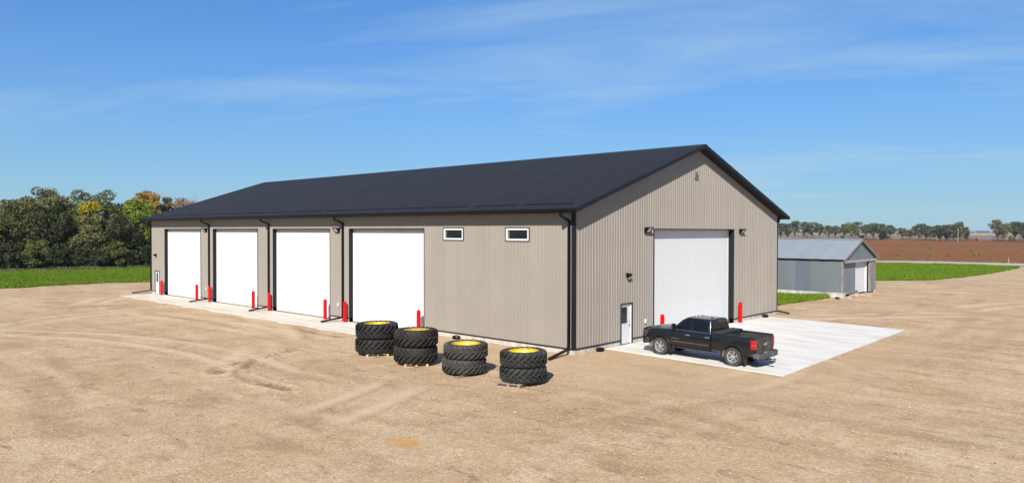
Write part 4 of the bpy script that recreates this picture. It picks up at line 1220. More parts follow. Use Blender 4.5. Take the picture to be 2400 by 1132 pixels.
# ------------------------------------------------------------------ pickup truck
def truck():
    PAINT = dusty('truck_paint', (0.004, 0.005, 0.007), (0.15, 0.13, 0.11), 0.04, 0.28, coat=0.45, scale=1.6, zlo=0.35, zhi=0.85)
    GATE = dusty('tailgate_dust', (0.010, 0.010, 0.011), (0.17, 0.155, 0.135), 0.85, 0.45, scale=1.2)
    PLAST = dusty('black_plastic', (0.012, 0.012, 0.013), (0.16, 0.14, 0.12), 0.35, 0.6, scale=3)
    BEDL = dusty('bed_liner', (0.014, 0.014, 0.015), (0.12, 0.11, 0.10), 0.5, 0.75, scale=2)
    BUMP = dusty('bumper_steel', (0.10, 0.10, 0.105), (0.22, 0.20, 0.175), 0.9, 0.4, metal=0.5, scale=2)
    CHROME = simple('chrome', (0.78, 0.77, 0.76), 0.3, 0.75, 0.04)
    MUD = simple('dried_mud', (0.42, 0.31, 0.20), 0.95, 0, 0.3, 6)
    TAIL = NT('tail_lens'); TAIL.col(TAIL.mix(TAIL.noise(6), (0.55, 0.005, 0.006), (0.42, 0.004, 0.006))); TAIL.rough(0.12); TAIL.b.inputs['Coat Weight'].default_value = 0.6; TAIL = TAIL.m
    TINT = glass('tinted_glass', (0.006, 0.007, 0.009), 0.03)
    TYRE = dusty('truck_tyre', (0.028, 0.027, 0.026), (0.15, 0.13, 0.11), 0.65, 0.85, scale=3)
    MIRR = simple('mirror_shell', (0.010, 0.010, 0.011), 0.3)
    T = tag(empty('pickup_truck', (3.88, -6.65, -0.08), R(-2.0)), 'black crew-cab pickup truck with bed toolbox parked at the gable door', 'pickup truck')

    T.scale = (.97, .97, .97); T.rotation_euler = (R(0.95), 0, R(-2.0))
    def cut(o, cutters):
        for c in cutters:
            m = o.modifiers.new('b', 'BOOLEAN'); m.operation = 'DIFFERENCE'; m.solver = 'EXACT'; m.object = c
        bpy.context.view_layer.update()
        me = bpy.data.meshes.new_from_object(o.evaluated_get(bpy.context.evaluated_depsgraph_get()))
        o.modifiers.clear(); o.data = me
        me.polygons.foreach_set('use_smooth', [True] * len(me.polygons)); me.set_sharp_from_angle(angle=R(28))
        for c in cutters: bpy.data.objects.remove(c)
    def cyl(y, z, r, x0, x1, n=40):
        mb = MB(); mb.loft([[(x, y + r * math.cos(2 * math.pi * k / n), z + r * (0.96 if math.sin(2 * math.pi * k / n) > 0 else 1.2) * math.sin(2 * math.pi * k / n)) for k in range(n)] for x in (x0, x1)])
        return mb.build('cutter', PAINT)
    # ---- lower front body: fenders, hood, cab sides
    st = [  # y, halfwidth, zb, z shoulder, z top edge, centre crown
        (4.80, 0.80, 0.74, 1.14, 1.17, 1.21), (4.72, 0.90, 0.68, 1.18, 1.22, 1.27), (4.55, 0.965, 0.60, 1.22, 1.27, 1.32), (4.2, 1.0, 0.58, 1.25, 1.31, 1.37), (3.7, 1.01, 0.58, 1.27, 1.335, 1.395),
        (3.48, 1.01, 0.56, 1.285, 1.345, 1.41), (3.34, 1.01, 0.56, 1.29, 1.335, 1.39), (2.6, 1.01, 0.56, 1.295, 1.33, 1.34), (1.9, 1.01, 0.56, 1.30, 1.335, 1.34), (1.12, 1.01, 0.56, 1.31, 1.345, 1.35)]
    rings = []
    for y, w, zb, zs, zt, zc in st:
        half = [(w * 0.82, zb), (w * 0.955, zb + .03), (w * 0.985, zb + .16), (w * 1.0, zb + .30), (w * .998, zb + (zs - zb) * .62), (w * .985, zs - .10), (w * .955, zs), (w * .90, zs + (zt - zs) * .75), (w * .78, zt), (w * .55, zt + (zc - zt) * .55), (w * .42, zc * 1.0), (0.0, zc)]
        ring = [(x, y, z) for x, z in half] + [(-x, y, z) for x, z in half[::-1][1:]]
        rings.append(ring)
    mb = MB(); mb.loft(rings)
    body = mb.build('body', PAINT, T, smooth=35)
    cutters = [cyl(3.905, 0.44, 0.535, s * 0.60, s * 1.2) for s in (-1, 1)]
    for c in cutters: c.parent = T
    cut(body, cutters)
    # hood as a panel of its own just proud of the body
    mb = MB(); rr2 = []
    for y, w, zb, zs, zt, zc in st[1:7]:
        e = .008
        h2 = [(w * .80, zt + e - .004), (w * .55, zt + (zc - zt) * .55 + e), (w * .43, zc + e), (w * .30, zc + e + .012), (0, zc + e + .014)]
        rr2.append([(x, y, z) for x, z in h2] + [(-x, y, z) for x, z in h2[::-1][1:]])
    mb.loft(rr2, False, False); mb.build('hood', PAINT, T, smooth=25)
    # wheel-house liners, muddy
    for yy in (3.905, 0.0):
        for s in (-1, 1):
            mb = MB(); n = 18; o_, i_ = [], []
            r_ = 0.532
            rg = []
            for k in range(n + 1):
                a = math.pi * k / n - 0.15 + 0.30 * (k / n) * 0; a = -0.12 + (math.pi + .24) * k / n
                rg.append([(s * x, yy + r_ * math.cos(a), 0.44 + r_ * .955 * math.sin(a)) for x in (0.58, 0.965)])
            mb.loft(rg, False, False); mb.build('wheel_liner', MUD if yy > 1 else MUD, T, smooth=60)
            mb = MB(); mb.add([(s * .58, yy + r_ * math.cos(-0.12 + (math.pi + .24) * k / n), 0.44 + r_ * .955 * math.sin(-0.12 + (math.pi + .24) * k / n)) for k in range(n + 1)], [tuple(range(n + 1))]); mb.build('wheel_well_back', PLAST, T)
    # flares round the arches
    for yy in (3.905, 0.0):
        for s in (-1, 1):
            mb = MB(); rg = []; n = 24
            for k in range(n + 1):
                a = -0.10 + (math.pi + .20) * k / n
                q = []
                for rr_, x in ((.530, 1.0), (.530, 1.022), (.575, 1.022), (.595, 1.0)): q.append((s * x, yy + rr_ * math.cos(a), 0.44 + rr_ * .96 * math.sin(a)))
                rg.append(q)
            mb.loft(rg, True); mb.build('arch_moulding', PAINT, T, smooth=40)
    # ---- cab greenhouse
    def outline(hw, y0, y1, z, cr, bow):
        pts = []
        for cx, cy, a0 in ((hw - cr, y1 - cr, 0), (-hw + cr, y1 - cr, 90), (-hw + cr, y0 + cr, 180), (hw - cr, y0 + cr, 270)):
            for k in range(5):
                a = R(a0 + k * 22.5); pts.append((cx + cr * math.cos(a), cy + cr * math.sin(a)))
        return [(x, y + (bow * (1 - (x / hw) ** 2) if y > (y0 + y1) / 2 else 0), z) for x, y in pts]
    mb = MB()
    mb.loft([outline(.955, 1.12, 3.28, 1.30, .06, .14), outline(.935, 1.14, 3.18, 1.40, .07, .14), outline(.805, 1.20, 2.66, 1.875, .09, .12), outline(.775, 1.22, 2.58, 1.935, .10, .10), outline(.70, 1.28, 2.46, 1.965, .12, .06), outline(.4, 1.5, 2.15, 1.975, .12, .02)])
    mb.build('cab', PAINT, T, smooth=38)
    def sx(z): return .935 - (.935 - .805) * (z - 1.40) / (1.875 - 1.40) + .006
    for s in (-1, 1):
        for poly in ([(3.05, 1.375), (2.22, 1.375), (2.22, 1.83), (2.64, 1.83)], [(2.10, 1.375), (1.32, 1.375), (1.33, 1.76), (1.40, 1.835), (2.10, 1.835)]):
            mb = MB(); mb.prism([(s * sx(z), y, z) for y, z in poly], (-s * .02, 0, 0)); mb.build('side_window', TINT, T)
        mb = MB()
        mb.prism([(s * (sx(1.36) + .004), y, z) for y, z in ((3.08, 1.350), (1.26, 1.350), (1.26, 1.372), (3.08, 1.372))], (s * .008, 0, 0)); mb.build('belt_trim', STEEL, T)
        # doors as panels
        for y0, y1 in ((3.30, 2.19), (2.17, 1.16)):
            mb = MB(); rg = []
            w, zb, zs = 1.01, .56, 1.295
            for y in (y0, (y0 + y1) / 2, y1):
                pr = [(w * .962, zb + .06), (w * .985, zb + .16), (w * 1.0, zb + .30), (w * .998, zb + (zs - zb) * .62), (w * .985, zs - .10), (w * .957, zs - .005)]
                rg.append([(s * (x + .007), y, z) for x, z in pr])
            mb.loft(rg, False, False); d = mb.build('door', PAINT, T, smooth=35)
            hy = y1 + .13
            mb = MB(); mb.box(*sorted((s * 1.008, s * 1.045)), hy - .11, hy + .11, 1.145, 1.178); mb.build('handle', CHROME, d, bevel=.008)
        mb = MB(); mb.box(*sorted((s * 1.012, s * 1.030)), 1.2, 3.28, .775, .805); mb.build('side_moulding', STEEL, T, bevel=.005)
        mb = MB(); mb.box(*sorted((s * .86, s * .97)), 1.25, 3.2, .47, .52); mb.build('rocker_step', PLAST, T, bevel=.01)
        # tow mirror
        mb = MB(); mb.box(*sorted((s * .96, s * 1.10)), 3.0, 3.06, 1.44, 1.47); a_ = mb.build('mirror', MIRR, T)
        mb = MB(); mb.box(*sorted((s * 1.07, s * 1.27)), 2.96, 3.09, 1.36, 1.66); mb.build('shell', MIRR, a_, bevel=.03)
        mb = MB(); mb.box(*sorted((s * 1.09, s * 1.25)), 2.950, 2.958, 1.39, 1.63); mb.build('glass', TINT, a_)
    # windscreen and rear window
    mb = MB()
    def wsy(z): return 3.18 + .14 - (3.18 + .14 - 2.66 - .12) * (z - 1.40) / .475
    vs = []
    for z in (1.42, 1.85):
        hw = sx(z) - .09
        for i in range(9):
            x = -hw + 2 * hw * i / 8; vs.append((x, wsy(z) + .012 - .12 * (x / .93) ** 2, z))
    mb.add(vs, [(i, i + 1, i + 10, i + 9) for i in range(8)]); mb.build('windscreen', TINT, T, smooth=60)
    mb = MB(); mb.prism([(-.78, 1.130, 1.44), (.78, 1.130, 1.44), (.70, 1.170, 1.80), (-.70, 1.170, 1.80)], (0, .01, .001)); mb.build('rear_window', TINT, T)
    mb = MB(); mb.box(-.17, .17, 1.175, 1.24, 1.85, 1.89); b_ = mb.build('brake_light', TAIL, T, bevel=.006)
    for x in (-.62, -.31, 0, .31, .62):
        mb = MB(); yb = 2.57 - .07 * (x / .62) ** 2; mb.box(x - .06, x + .06, yb - .06, yb + .03, 1.93, 1.975); mb.build('marker_light', MIRR, T, bevel=.012)
    mb = MB(); mb.prism([(-.02, 1.55, 1.968), (-.02, 1.72, 1.968), (-.02, 1.60, 2.02)], (.04, 0, 0)); mb.build('antenna', MIRR, T)
    # ---- front end
    mb = MB(); mb.box(-.72, .72, 4.70, 4.84, .84, 1.16); g = mb.build('grille', PLAST, T, bevel=.02)
    for z in (.92, 1.0, 1.08): 
        mb = MB(); mb.box(-.68, .68, 4.841, 4.852, z - .012, z + .012); mb.build('grille_bar', CHROME, g)
    for s in (-1, 1):
        mb = MB(); mb.box(*sorted((s * .70, s * .93)), 4.62, 4.80, .92, 1.16); mb.build('headlight', simple('headlight', (.06, .062, .066), .08, .3), T, bevel=.03)
    mb = MB(); mb.loft([[(x, y, z) for x, z in ((-1.0, a), (1.0, a), (1.0, b), (-1.0, b))] for y, a, b in ((4.55, .50, .78), (4.82, .50, .78), (4.90, .54, .76))]); mb.build('front_bumper', PLAST, T, bevel=.03)
    mb = MB()
    for s in (-1, 1):
        mb.tube([(s * .50, 4.93, .48), (s * .50, 5.0, .70), (s * .50, 4.98, 1.20)], .045)
        mb.tube([(s * .50, 4.98, 1.18), (s * .86, 4.92, 1.16), (s * .99, 4.84, 1.02), (s * 1.0, 4.83, .72), (s * .92, 4.88, .50), (s * .5, 4.95, .46)], .045)
        mb.tube([(s * .50, 4.99, .92), (s * .99, 4.84, .90)], .03)
    mb.tube([(-.5, 4.98, 1.2), (.5, 4.98, 1.2)], .032); mb.tube([(-.5, 4.99, .86), (.5, 4.99, .86)], .026); mb.tube([(-.5, 4.95, .50), (.5, 4.95, .50)], .032)
    for q in range(7): mb.tube([(-.42 + q * .14, 4.975, .52), (-.42 + q * .14, 4.99, 1.18)], .012, 5)
    for s in (-1, 1):
        for q in range(3): mb.tube([(s * (.62 + q * .12), 4.95 - q * .035, .52), (s * (.62 + q * .12), 4.955 - q * .035, 1.14)], .012, 5)
    mb.build('grille_guard', BLACK, T, smooth=50)
    # ---- bed
    st2 = [(1.075, 1.0), (.6, 1.01), (-.6, 1.01), (-1.04, .99)]
    rings = []
    for y, w in st2:
        o_ = [(-w * .90, .56), (-w * .97, .60), (-w * 1.0, .84), (-w * .998, 1.05), (-w * .985, 1.22), (-w * .96, 1.385), (-w * .945, 1.40), (-w * .87, 1.40), (-w * .86, 1.385), (-w * .86, .90)]
        rings.append([(x, y, z) for x, z in o_] + [(-x, y, z) for x, z in o_[::-1]])
    mb = MB(); mb.loft(rings); bed = mb.build('bed', PAINT, T, smooth=35)
    cs = [cyl(0.0, 0.44, 0.535, s * 0.60, s * 1.2) for s in (-1, 1)]
    for c in cs: c.parent = T
    cut(bed, cs)
    mb = MB(); mb.box(-.855, .855, -1.0, 1.06, .902, .915); mb.box(-.858, -.85, -1.0, 1.06, .915, 1.36); mb.box(.85, .858, -1.0, 1.06, .915, 1.36); mb.box(-.85, .85, 1.03, 1.06, .915, 1.385)
    for s in (-1, 1): mb.box(*sorted((s * .60, s * .849)), -.5, .5, .9155, 1.06)
    for k in range(9): mb.box(-.58 + k * .14, -.52 + k * .14, -.98, 1.0, .9155, .925)
    mb.build('bed_liner', BEDL, T)
    for s in (-1, 1):
        mb = MB(); mb.box(*sorted((s * .845, s * .975)), -1.04, 1.06, 1.395, 1.425); mb.build('rail_cap', PLAST, T, bevel=.012)
    # tailgate
    mb = MB(); mb.loft([[(x, y, z) for x, y in ((-.80, -1.045), (.80, -1.045), (.80, -1.10), (-.80, -1.10))] for z in (.66, .80, 1.30, 1.40)]); tg = mb.build('tailgate', GATE, T, bevel=.018)
    mb = MB(); mb.box(-.66, .66, -1.108, -1.099, .78, 1.22); mb.build('pressed_panel', GATE, tg, bevel=.006)
    mb = MB(); mb.box(-.80, .80, -1.12, -1.03, 1.385, 1.425); mb.build('spoiler_cap', PLAST, tg, bevel=.012)
    mb = MB(); mb.box(-.12, .12, -1.125, -1.10, 1.21, 1.29); mb.build('handle', PLAST, tg, bevel=.01)
    mb = MB(); z0 = 1.06
    mb.prism([(x, -1.109, z0 + z) for x, z in ((-.15, -.035), (-.05, -.035), (-.062, -.055), (.042, -.055), (.054, -.035), (.13, -.035), (.15, .035), (.05, .035), (.062, .055), (-.042, .055), (-.054, .035), (-.13, .035))], (0, -.012, 0)); mb.build('emblem', CHROME, tg)
    def badge(txt, size, mat, par, mtx):
        cu = bpy.data.curves.new('badge', 'FONT'); cu.body = txt; cu.size = size; cu.extrude = .004; cu.align_x = 'CENTER'
        tmp = bpy.data.objects.new('badge', cu); COL.objects.link(tmp); bpy.context.view_layer.update()
        me = bpy.data.meshes.new_from_object(tmp.evaluated_get(bpy.context.evaluated_depsgraph_get())); bpy.data.objects.remove(tmp)
        me.materials.clear(); me.materials.append(mat); o = link('badge', me, par); o.matrix_local = mtx; return o
    badge('SILVERADO', .085, STEEL, tg, Matrix.Translation((-.52, -1.106, .70)) @ Matrix.Rotation(R(90), 4, 'X'))
    badge('SILVERADO', .085, STEEL, T, Matrix.Translation((-1.022, 3.0, .90)) @ Matrix.Rotation(R(-90), 4, 'Z') @ Matrix.Rotation(R(90), 4, 'X'))
    # tail lights
    for s in (-1, 1):
        mb = MB(); mb.loft([[(s * x, y, z) for x, y in ((.995, -.88), (1.006, -.95), (1.0, -1.06), (.93, -1.095), (.815, -1.09), (.815, -.9))] for z in (.88, 1.30)]); tl = mb.build('tail_light', TAIL, T, bevel=.012)
        mb = MB(); mb.prism([(s * x, y, 1.065) for x, y in ((1.008, -.93), (1.006, -1.06), (.93, -1.10), (.83, -1.095), (.83, -1.0), (.95, -.93))], (0, 0, .03)); mb.build('reverse_lens', simple('reverse_lens', (.62, .10, .09), .1), tl)
    # rear bumper with step
    mb = MB()
    for s in (-1, 1):
        mb.loft([[(s * x, y, z) for y, z in ((yf, a), (yf, b), (yb, b), (yb, a))] for x, yf, yb, a, b in ((1.0, -1.0, -1.17, .50, .70), (.97, -1.06, -1.27, .47, .71), (.40, -1.08, -1.34, .46, .71), (.34, -1.08, -1.34, .46, .71))])
    mb.loft([[(x, y, z) for y, z in ((-1.08, .46), (-1.08, .60), (-1.32, .60), (-1.34, .54), (-1.32, .46))] for x in (-.345, .345)])
    mb.build('rear_bumper', BUMP, T, bevel=.018)
    mb = MB(); mb.box(-.97, -.37, -1.20, -1.06, .7115, .722); mb.box(.37, .97, -1.20, -1.06, .7115, .722); mb.build('bumper_pad', PLAST, T)
    mb = MB(); mb.box(-.155, .155, -1.125, -1.115, .605, .70); pl = mb.build('licence_plate', simple('plate_white', (.55, .62, .66), .4, 0, .15, 12), T)
    mb = MB()
    for k in range(5): mb.box(-.11 + k * .045, -.08 + k * .045, -1.129, -1.1255, .63, .68)
    mb.build('plate_characters', simple('plate_dark', (.06, .07, .12), .5), pl)
    mb = MB(); mb.box(-.05, .05, -1.38, -1.0, .36, .44); mb.box(-.35, .35, -1.06, -.98, .34, .42); mb.tube([(-.10, -1.36, .40), (.10, -1.36, .40)], .02); mb.box(-.04, .04, -1.62, -1.38, .375, .41); mb.box(-.04, .04, -1.60, -1.38, .30, .325); mb.tube([(0, -1.57, .41), (0, -1.57, .47)], .03); mb.build('tow_hitch', PLAST, T)
    # toolbox
    mb = MB(); mb.box(-.83, .83, .56, 1.0, 1.1, 1.43); tb = mb.build('toolbox', PLAST, T, bevel=.01)
    mb = MB(); mb.loft([[(x, y, z) for x, y in ((-a, b), (a, b), (a, c), (-a, c))] for a, b, c, z in ((.955, .50, 1.055, 1.432), (.955, .50, 1.055, 1.475), (.93, .53, 1.03, 1.495))]); mb.build('lid', PLAST, tb, bevel=.006)
    for x in (-.62, -.25, .62):
        mb = MB(); mb.box(x - .07, x + .07, .545, .559, 1.34, 1.41); mb.build('latch', STEEL, tb, bevel=.004)
    # gooseneck frame left in the bed
    mb = MB(); mb.tube([(.05, -.35, .92), (.28, -.10, 1.13), (.62, .12, .92)], .03); mb.tube([(.60, -.42, .92), (.28, -.10, 1.13)], .03); mb.box(.20, .36, -.18, -.02, 1.10, 1.16); mb.build('hitch_frame', BLACK, T)
    # chassis
    mb = MB()
    for s in (-1, 1): mb.box(*sorted((s * .38, s * .46)), -1.0, 4.6, .46, .60)
    mb.box(-.75, .75, -.06, .06, .38, .50); mb.box(-.75, .75, 3.85, 3.96, .38, .50); mb.box(-.35, .35, 1.2, 3.4, .40, .60); mb.box(-.5, .45, -.9, -.5, .45, .65)
    mb.build('chassis', PLAST, T)
    # mud flaps
    for y in (3.38, -.53):
        for s in (-1, 1):
            mb = MB(); mb.prism([(s * .70, y, .56), (s * .99, y, .56), (s * .985, y - .05, .20), (s * .70, y - .05, .20)], (0, -.015, 0)); mb.build('mud_flap', PLAST, T)
    # ---- wheels: axle along x, modelled for the left side
    def wheel_meshes():
        r = .432; w = .15
        mb = MB(); pr = [(.262, -w * .80), (.275, -w * .93), (.33, -w * 1.02), (.385, -w), (.412, -w * .86), (.416, -w * .5), (.416, w * .5), (.412, w * .86), (.385, w), (.33, w * 1.02), (.275, w * .93), (.262, w * .80)]
        mb.lathe(pr, 48, axis='x')
        for k in range(40):
            for q, (x0, x1) in enumerate(((-w * 1.0, -w * .55), (-w * .45, -w * .03), (w * .03, w * .45), (w * .55, w * 1.0))):
                a0 = (k + (.5 if q % 2 else 0)) * 2 * math.pi / 40; da = .052
                ring = lambda rr_, a: [(x0, rr_ * math.cos(a), rr_ * math.sin(a)), (x1, rr_ * math.cos(a), rr_ * math.sin(a))]
                v = ring(.405, a0 - da) + ring(.405, a0 + da) + ring(r, a0 - da * .9) + ring(r, a0 + da * .9)
                mb.add(v, [(0, 1, 3, 2), (4, 6, 7, 5), (0, 4, 5, 1), (2, 3, 7, 6), (0, 2, 6, 4), (1, 5, 7, 3)])
        ty = mb.mesh('tyre', TYRE, smooth=30)
        # rim: barrel, lip, spokes
        mb = MB(); mb.lathe([(.262, -w * .8), (.272, -w * .95), (.262, -w * .97), (.245, -w * .85), (.235, -w * .4), (.235, w * .6)], 40, axis='x')
        for k in range(12):
            a = k * 2 * math.pi / 12 + (.09 if k % 2 else -.09)
            ca, sa = math.cos(a), math.sin(a); ty_, tz = -sa, ca
            rg = []
            for rr_, hw, x in ((.06, .020, -w * .62), (.15, .016, -w * .80), (.245, .024, -w * .86)):
                rg.append([(x + dx, rr_ * ca + ty_ * h_, rr_ * sa + tz * h_) for dx, h_ in ((0, -hw), (0, hw), (.035, hw * 1.2), (.035, -hw * 1.2))])
            mb.loft(rg)
        mb.lathe([(0, -w * .80), (.045, -w * .78), (.055, -w * .66), (.075, -w * .62), (.085, -w * .4)], 24, axis='x')
        for k in range(8):
            a = k * math.pi / 4 + .2; mb.lathe([(.012, -.012), (.012, -w * .0)], 6, (-w * .62, .066 * math.cos(a), .066 * math.sin(a)), axis='x')
        rim = mb.mesh('rim', CHROME, smooth=35)
        mb = MB(); mb.lathe([(0, 0), (.233, 0), (.233, .02), (0, .02)], 32, (-w * .15, 0, 0), axis='x'); drum = mb.mesh('brake_disc', PLAST)
        return ty, rim, drum
    ty, rim, drum = wheel_meshes()
    for y in (3.905, 0.0):
        for s in (-1, 1):
            wh = empty('wheel', (s * .845, y, .428), 0, T)
            if s > 0: wh.rotation_euler = (0, 0, math.pi)
            link('tyre', ty, wh); link('rim', rim, wh); link('brake_disc', drum, wh)
truck()

# ------------------------------------------------------------------ trees
def rot_quads(c, s, r, flat=0.0):
    """quads of size s at centres c, random orientation"""
    n = len(c)
    a = r.normal(size=(n, 3)); a[:, 2] *= (1 - flat); a /= np.linalg.norm(a, axis=1, keepdims=True) + 1e-9
    b = r.normal(size=(n, 3)); b -= a * (a * b).sum(1, keepdims=True); b /= np.linalg.norm(b, axis=1, keepdims=True) + 1e-9
    s = s[:, None]; k = r.uniform(.45, .8, (n, 1))
    return np.stack([c - a * s, c - b * s * k, c + a * s, c + b * s * k], 1).reshape(-1, 3)

def tree(name, label, cat, group, x, y, H, Rc, base, n_leaf, leaf, lm, bark, seed, clumps=26, flat=0.75, lean=0.0, bare=0, density=0.62, trunk_r=None, z0=0.0):
    """Rc crown radius, base = height of crown underside"""
    r = np.random.default_rng(seed)
    root = tag(empty(name, (x, y, z0)), label, cat, group)
    # clump centres in an ellipsoid, pushed outwards, top-heavy
    cz, hz = (H + base) / 2, (H - base) / 2
    cs = []
    while len(cs) < clumps:
        p = r.uniform(-1, 1, 3); d = np.linalg.norm(p)
        if d > 1 or d < 0.35: continue
        if p[2] < -0.2 and r.random() < 0.35: continue
        cs.append(p * (0.62 + 0.38 * r.random()) * np.array([Rc, Rc, hz]) + np.array([lean, 0, cz]))
    for k in range(4): cs[k] = np.array([lean + Rc * r.uniform(-.45, .45), Rc * r.uniform(-.4, .4), H - hz * r.uniform(.1, .28)])
    cs = np.array(cs); cr = r.uniform(.22, .42, clumps) * min(Rc, hz * 1.3) * (26 / clumps) ** .33
    top = cs[:, 2] + cr * flat > H; cs[top, 2] = H - cr[top] * flat
    w = cr ** 2; pick = r.choice(clumps, n_leaf, p=w / w.sum())
    v = r.normal(size=(n_leaf, 3)); v /= np.linalg.norm(v, axis=1, keepdims=True)
    rad = cr[pick] * (1 - (1 - density) * r.random(n_leaf) ** 1.6) * r.uniform(.82, 1.12, n_leaf)
    c = cs[pick] + v * rad[:, None] * np.array([1, 1, flat])
    V = rot_quads(c, leaf * r.uniform(.55, 1.25, n_leaf), r)
    link('crown', npmesh('crown', V, 4, lm), root)
    mb = MB(); tr = trunk_r or max(.09, H * .018)
    hb = max(base * 1.0, H * .25)
    mb.tube([(0, 0, -.15), (r.normal(0, .08), r.normal(0, .08), hb * .5), (lean * .3, r.normal(0, .1), hb), (lean * .6, 0, H * .62)], [tr * 1.35, tr, tr * .82, tr * .3], 7)
    ks = range(0, clumps, max(1, clumps // 14))
    for k in ks:
        e = cs[k]; s0 = np.array([lean * .3, 0, hb * r.uniform(.7, 1.25)])
        m = (s0 + e) / 2 + r.normal(0, .15, 3) * Rc * .4; m[2] -= .05 * H
        mb.tube([s0, m, e], [tr * .5, tr * .32, tr * .12], 5)
    for k in range(bare):
        a = r.uniform(0, 6.28); e = np.array([math.cos(a) * Rc * r.uniform(.6, 1.1), math.sin(a) * Rc * r.uniform(.6, 1.1), r.uniform(base, H * 1.02)])
        s0 = np.array([0, 0, hb * .8]); m = (s0 + e) / 2 + r.normal(0, .2, 3)
        mb.tube([s0, m, e], [tr * .35, tr * .22, .012], 4)
        for q in range(3):
            t = r.uniform(.5, .9); b0 = m + (e - m) * t; mb.tube([b0, b0 + r.normal(0, .5, 3) + np.array([0, 0, .35])], [.03, .008], 3)
    mb.build('trunk', bark, root, smooth=50)
    return root

TG = 'trees of the dense belt at left'
lefts = [  # label, x, y, H, Rc, base, leaves, size, mat, clumps, bare, density
    ('tall grey-green tree rising highest left of the building', 8.3, 113, 12.9, 4.3, 3.5, 7500, .20, LF_GREY, 34, 10, .6),
    ('broad olive tree with rounded top, second tallest in the belt', 13.4, 109, 12.5, 4.3, 3.0, 8500, .20, LF_OLIVE, 30, 6, .6),
    ('small yellow-leaved tree glowing between the two tallest trees', 12.3, 106.6, 10.6, 1.7, 7.4, 1500, .17, LF_YELLOW, 12, 2, .5),
    ('bright yellow-green maple just left of the roof corner', 19.6, 106.5, 11.2, 3.7, 2.6, 8500, .21, LF_BRIGHT, 34, 0, .55),
    ('orange autumn tree peeking over the roof edge', 24.2, 116, 12.7, 2.9, 6, 3800, .20, LF_ORANGE, 22, 5, .5),
    ('pale pinkish-tan tree top above the roof edge, beside the orange tree', 26.0, 119, 13.4, 2.4, 7, 1700, .18, LF_TAN, 18, 16, .3),
    ('sparse reddish treetop showing farthest right over the roof', 32.5, 120, 12.3, 2.8, 7, 1200, .18, LF_TAN, 16, 20, .3),
    ('small dark green treetop over the roof edge', 30.0, 121, 12.4, 1.7, 7, 1400, .18, LF_OLIVE, 12, 5, .5),
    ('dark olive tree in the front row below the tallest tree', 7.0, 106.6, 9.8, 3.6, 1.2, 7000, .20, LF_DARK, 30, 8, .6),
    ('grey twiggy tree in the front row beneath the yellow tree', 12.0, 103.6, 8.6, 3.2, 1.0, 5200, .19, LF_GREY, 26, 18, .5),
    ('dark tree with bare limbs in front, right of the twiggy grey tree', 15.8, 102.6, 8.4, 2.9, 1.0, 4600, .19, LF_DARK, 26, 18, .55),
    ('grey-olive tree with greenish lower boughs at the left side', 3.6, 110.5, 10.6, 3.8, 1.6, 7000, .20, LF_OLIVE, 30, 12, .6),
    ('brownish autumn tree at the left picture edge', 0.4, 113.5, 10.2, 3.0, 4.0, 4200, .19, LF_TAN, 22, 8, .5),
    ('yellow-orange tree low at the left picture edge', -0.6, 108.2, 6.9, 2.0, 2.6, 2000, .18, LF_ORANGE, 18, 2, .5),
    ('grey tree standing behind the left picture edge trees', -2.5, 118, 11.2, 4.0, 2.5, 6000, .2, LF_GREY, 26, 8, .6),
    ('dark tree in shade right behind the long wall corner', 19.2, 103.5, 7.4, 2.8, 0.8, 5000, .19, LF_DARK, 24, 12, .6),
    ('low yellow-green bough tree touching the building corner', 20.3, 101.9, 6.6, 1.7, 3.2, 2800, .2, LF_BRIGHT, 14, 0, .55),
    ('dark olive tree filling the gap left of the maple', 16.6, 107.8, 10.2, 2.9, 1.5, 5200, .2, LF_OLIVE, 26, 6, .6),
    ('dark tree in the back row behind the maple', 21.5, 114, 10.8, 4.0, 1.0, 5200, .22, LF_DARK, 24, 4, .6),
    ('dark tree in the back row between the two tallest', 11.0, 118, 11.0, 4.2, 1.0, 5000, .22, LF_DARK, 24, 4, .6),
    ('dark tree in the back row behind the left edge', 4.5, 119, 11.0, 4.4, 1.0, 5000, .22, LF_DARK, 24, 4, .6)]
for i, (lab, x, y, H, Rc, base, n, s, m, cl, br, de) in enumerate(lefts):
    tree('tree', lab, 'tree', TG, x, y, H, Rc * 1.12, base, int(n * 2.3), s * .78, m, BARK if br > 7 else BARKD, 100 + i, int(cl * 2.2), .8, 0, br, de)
SG = 'bushes along the foot of the tree belt'
shr = [(1.2, 105.2, 4.2, 2.3, LF_DARK, 'dark rounded bush at the far left foot of the trees'), (4.4, 104.0, 4.6, 2.2, LF_OLIVE, 'olive rounded bush, second from the left picture edge'), (7.2, 102.4, 4.0, 2.0, LF_DARK, 'dark bush below the dark front tree'),
       (9.6, 101.6, 3.4, 1.8, LF_DARK, 'low dark bush below the tallest tree'), (11.8, 100.9, 3.0, 1.7, LF_DARK, 'low dark bush below the small yellow tree'), (14.0, 100.4, 4.2, 1.9, LF_OLIVE, 'olive leafy bush bulging out in the middle of the belt'),
       (16.2, 100.2, 2.8, 1.6, LF_DARK, 'low dark bush left of the grey thicket'), (18.2, 100.6, 3.6, 1.7, LF_DARK, 'dark thicket bush near the building corner'), (20.2, 101.4, 3.4, 1.6, LF_DARK, 'dark bush right at the building corner'), (-1.5, 108, 4.5, 2.4, LF_DARK, 'dark bush cut by the left picture edge')]
for i, (x, y, H, Rc, m, lab) in enumerate(shr):
    tree('bush', lab, 'bush', SG, x, y, H, Rc, 0.15, 5200, .14, m, BARKD, 300 + i, 34, .85, 0, 4, .6, .07)
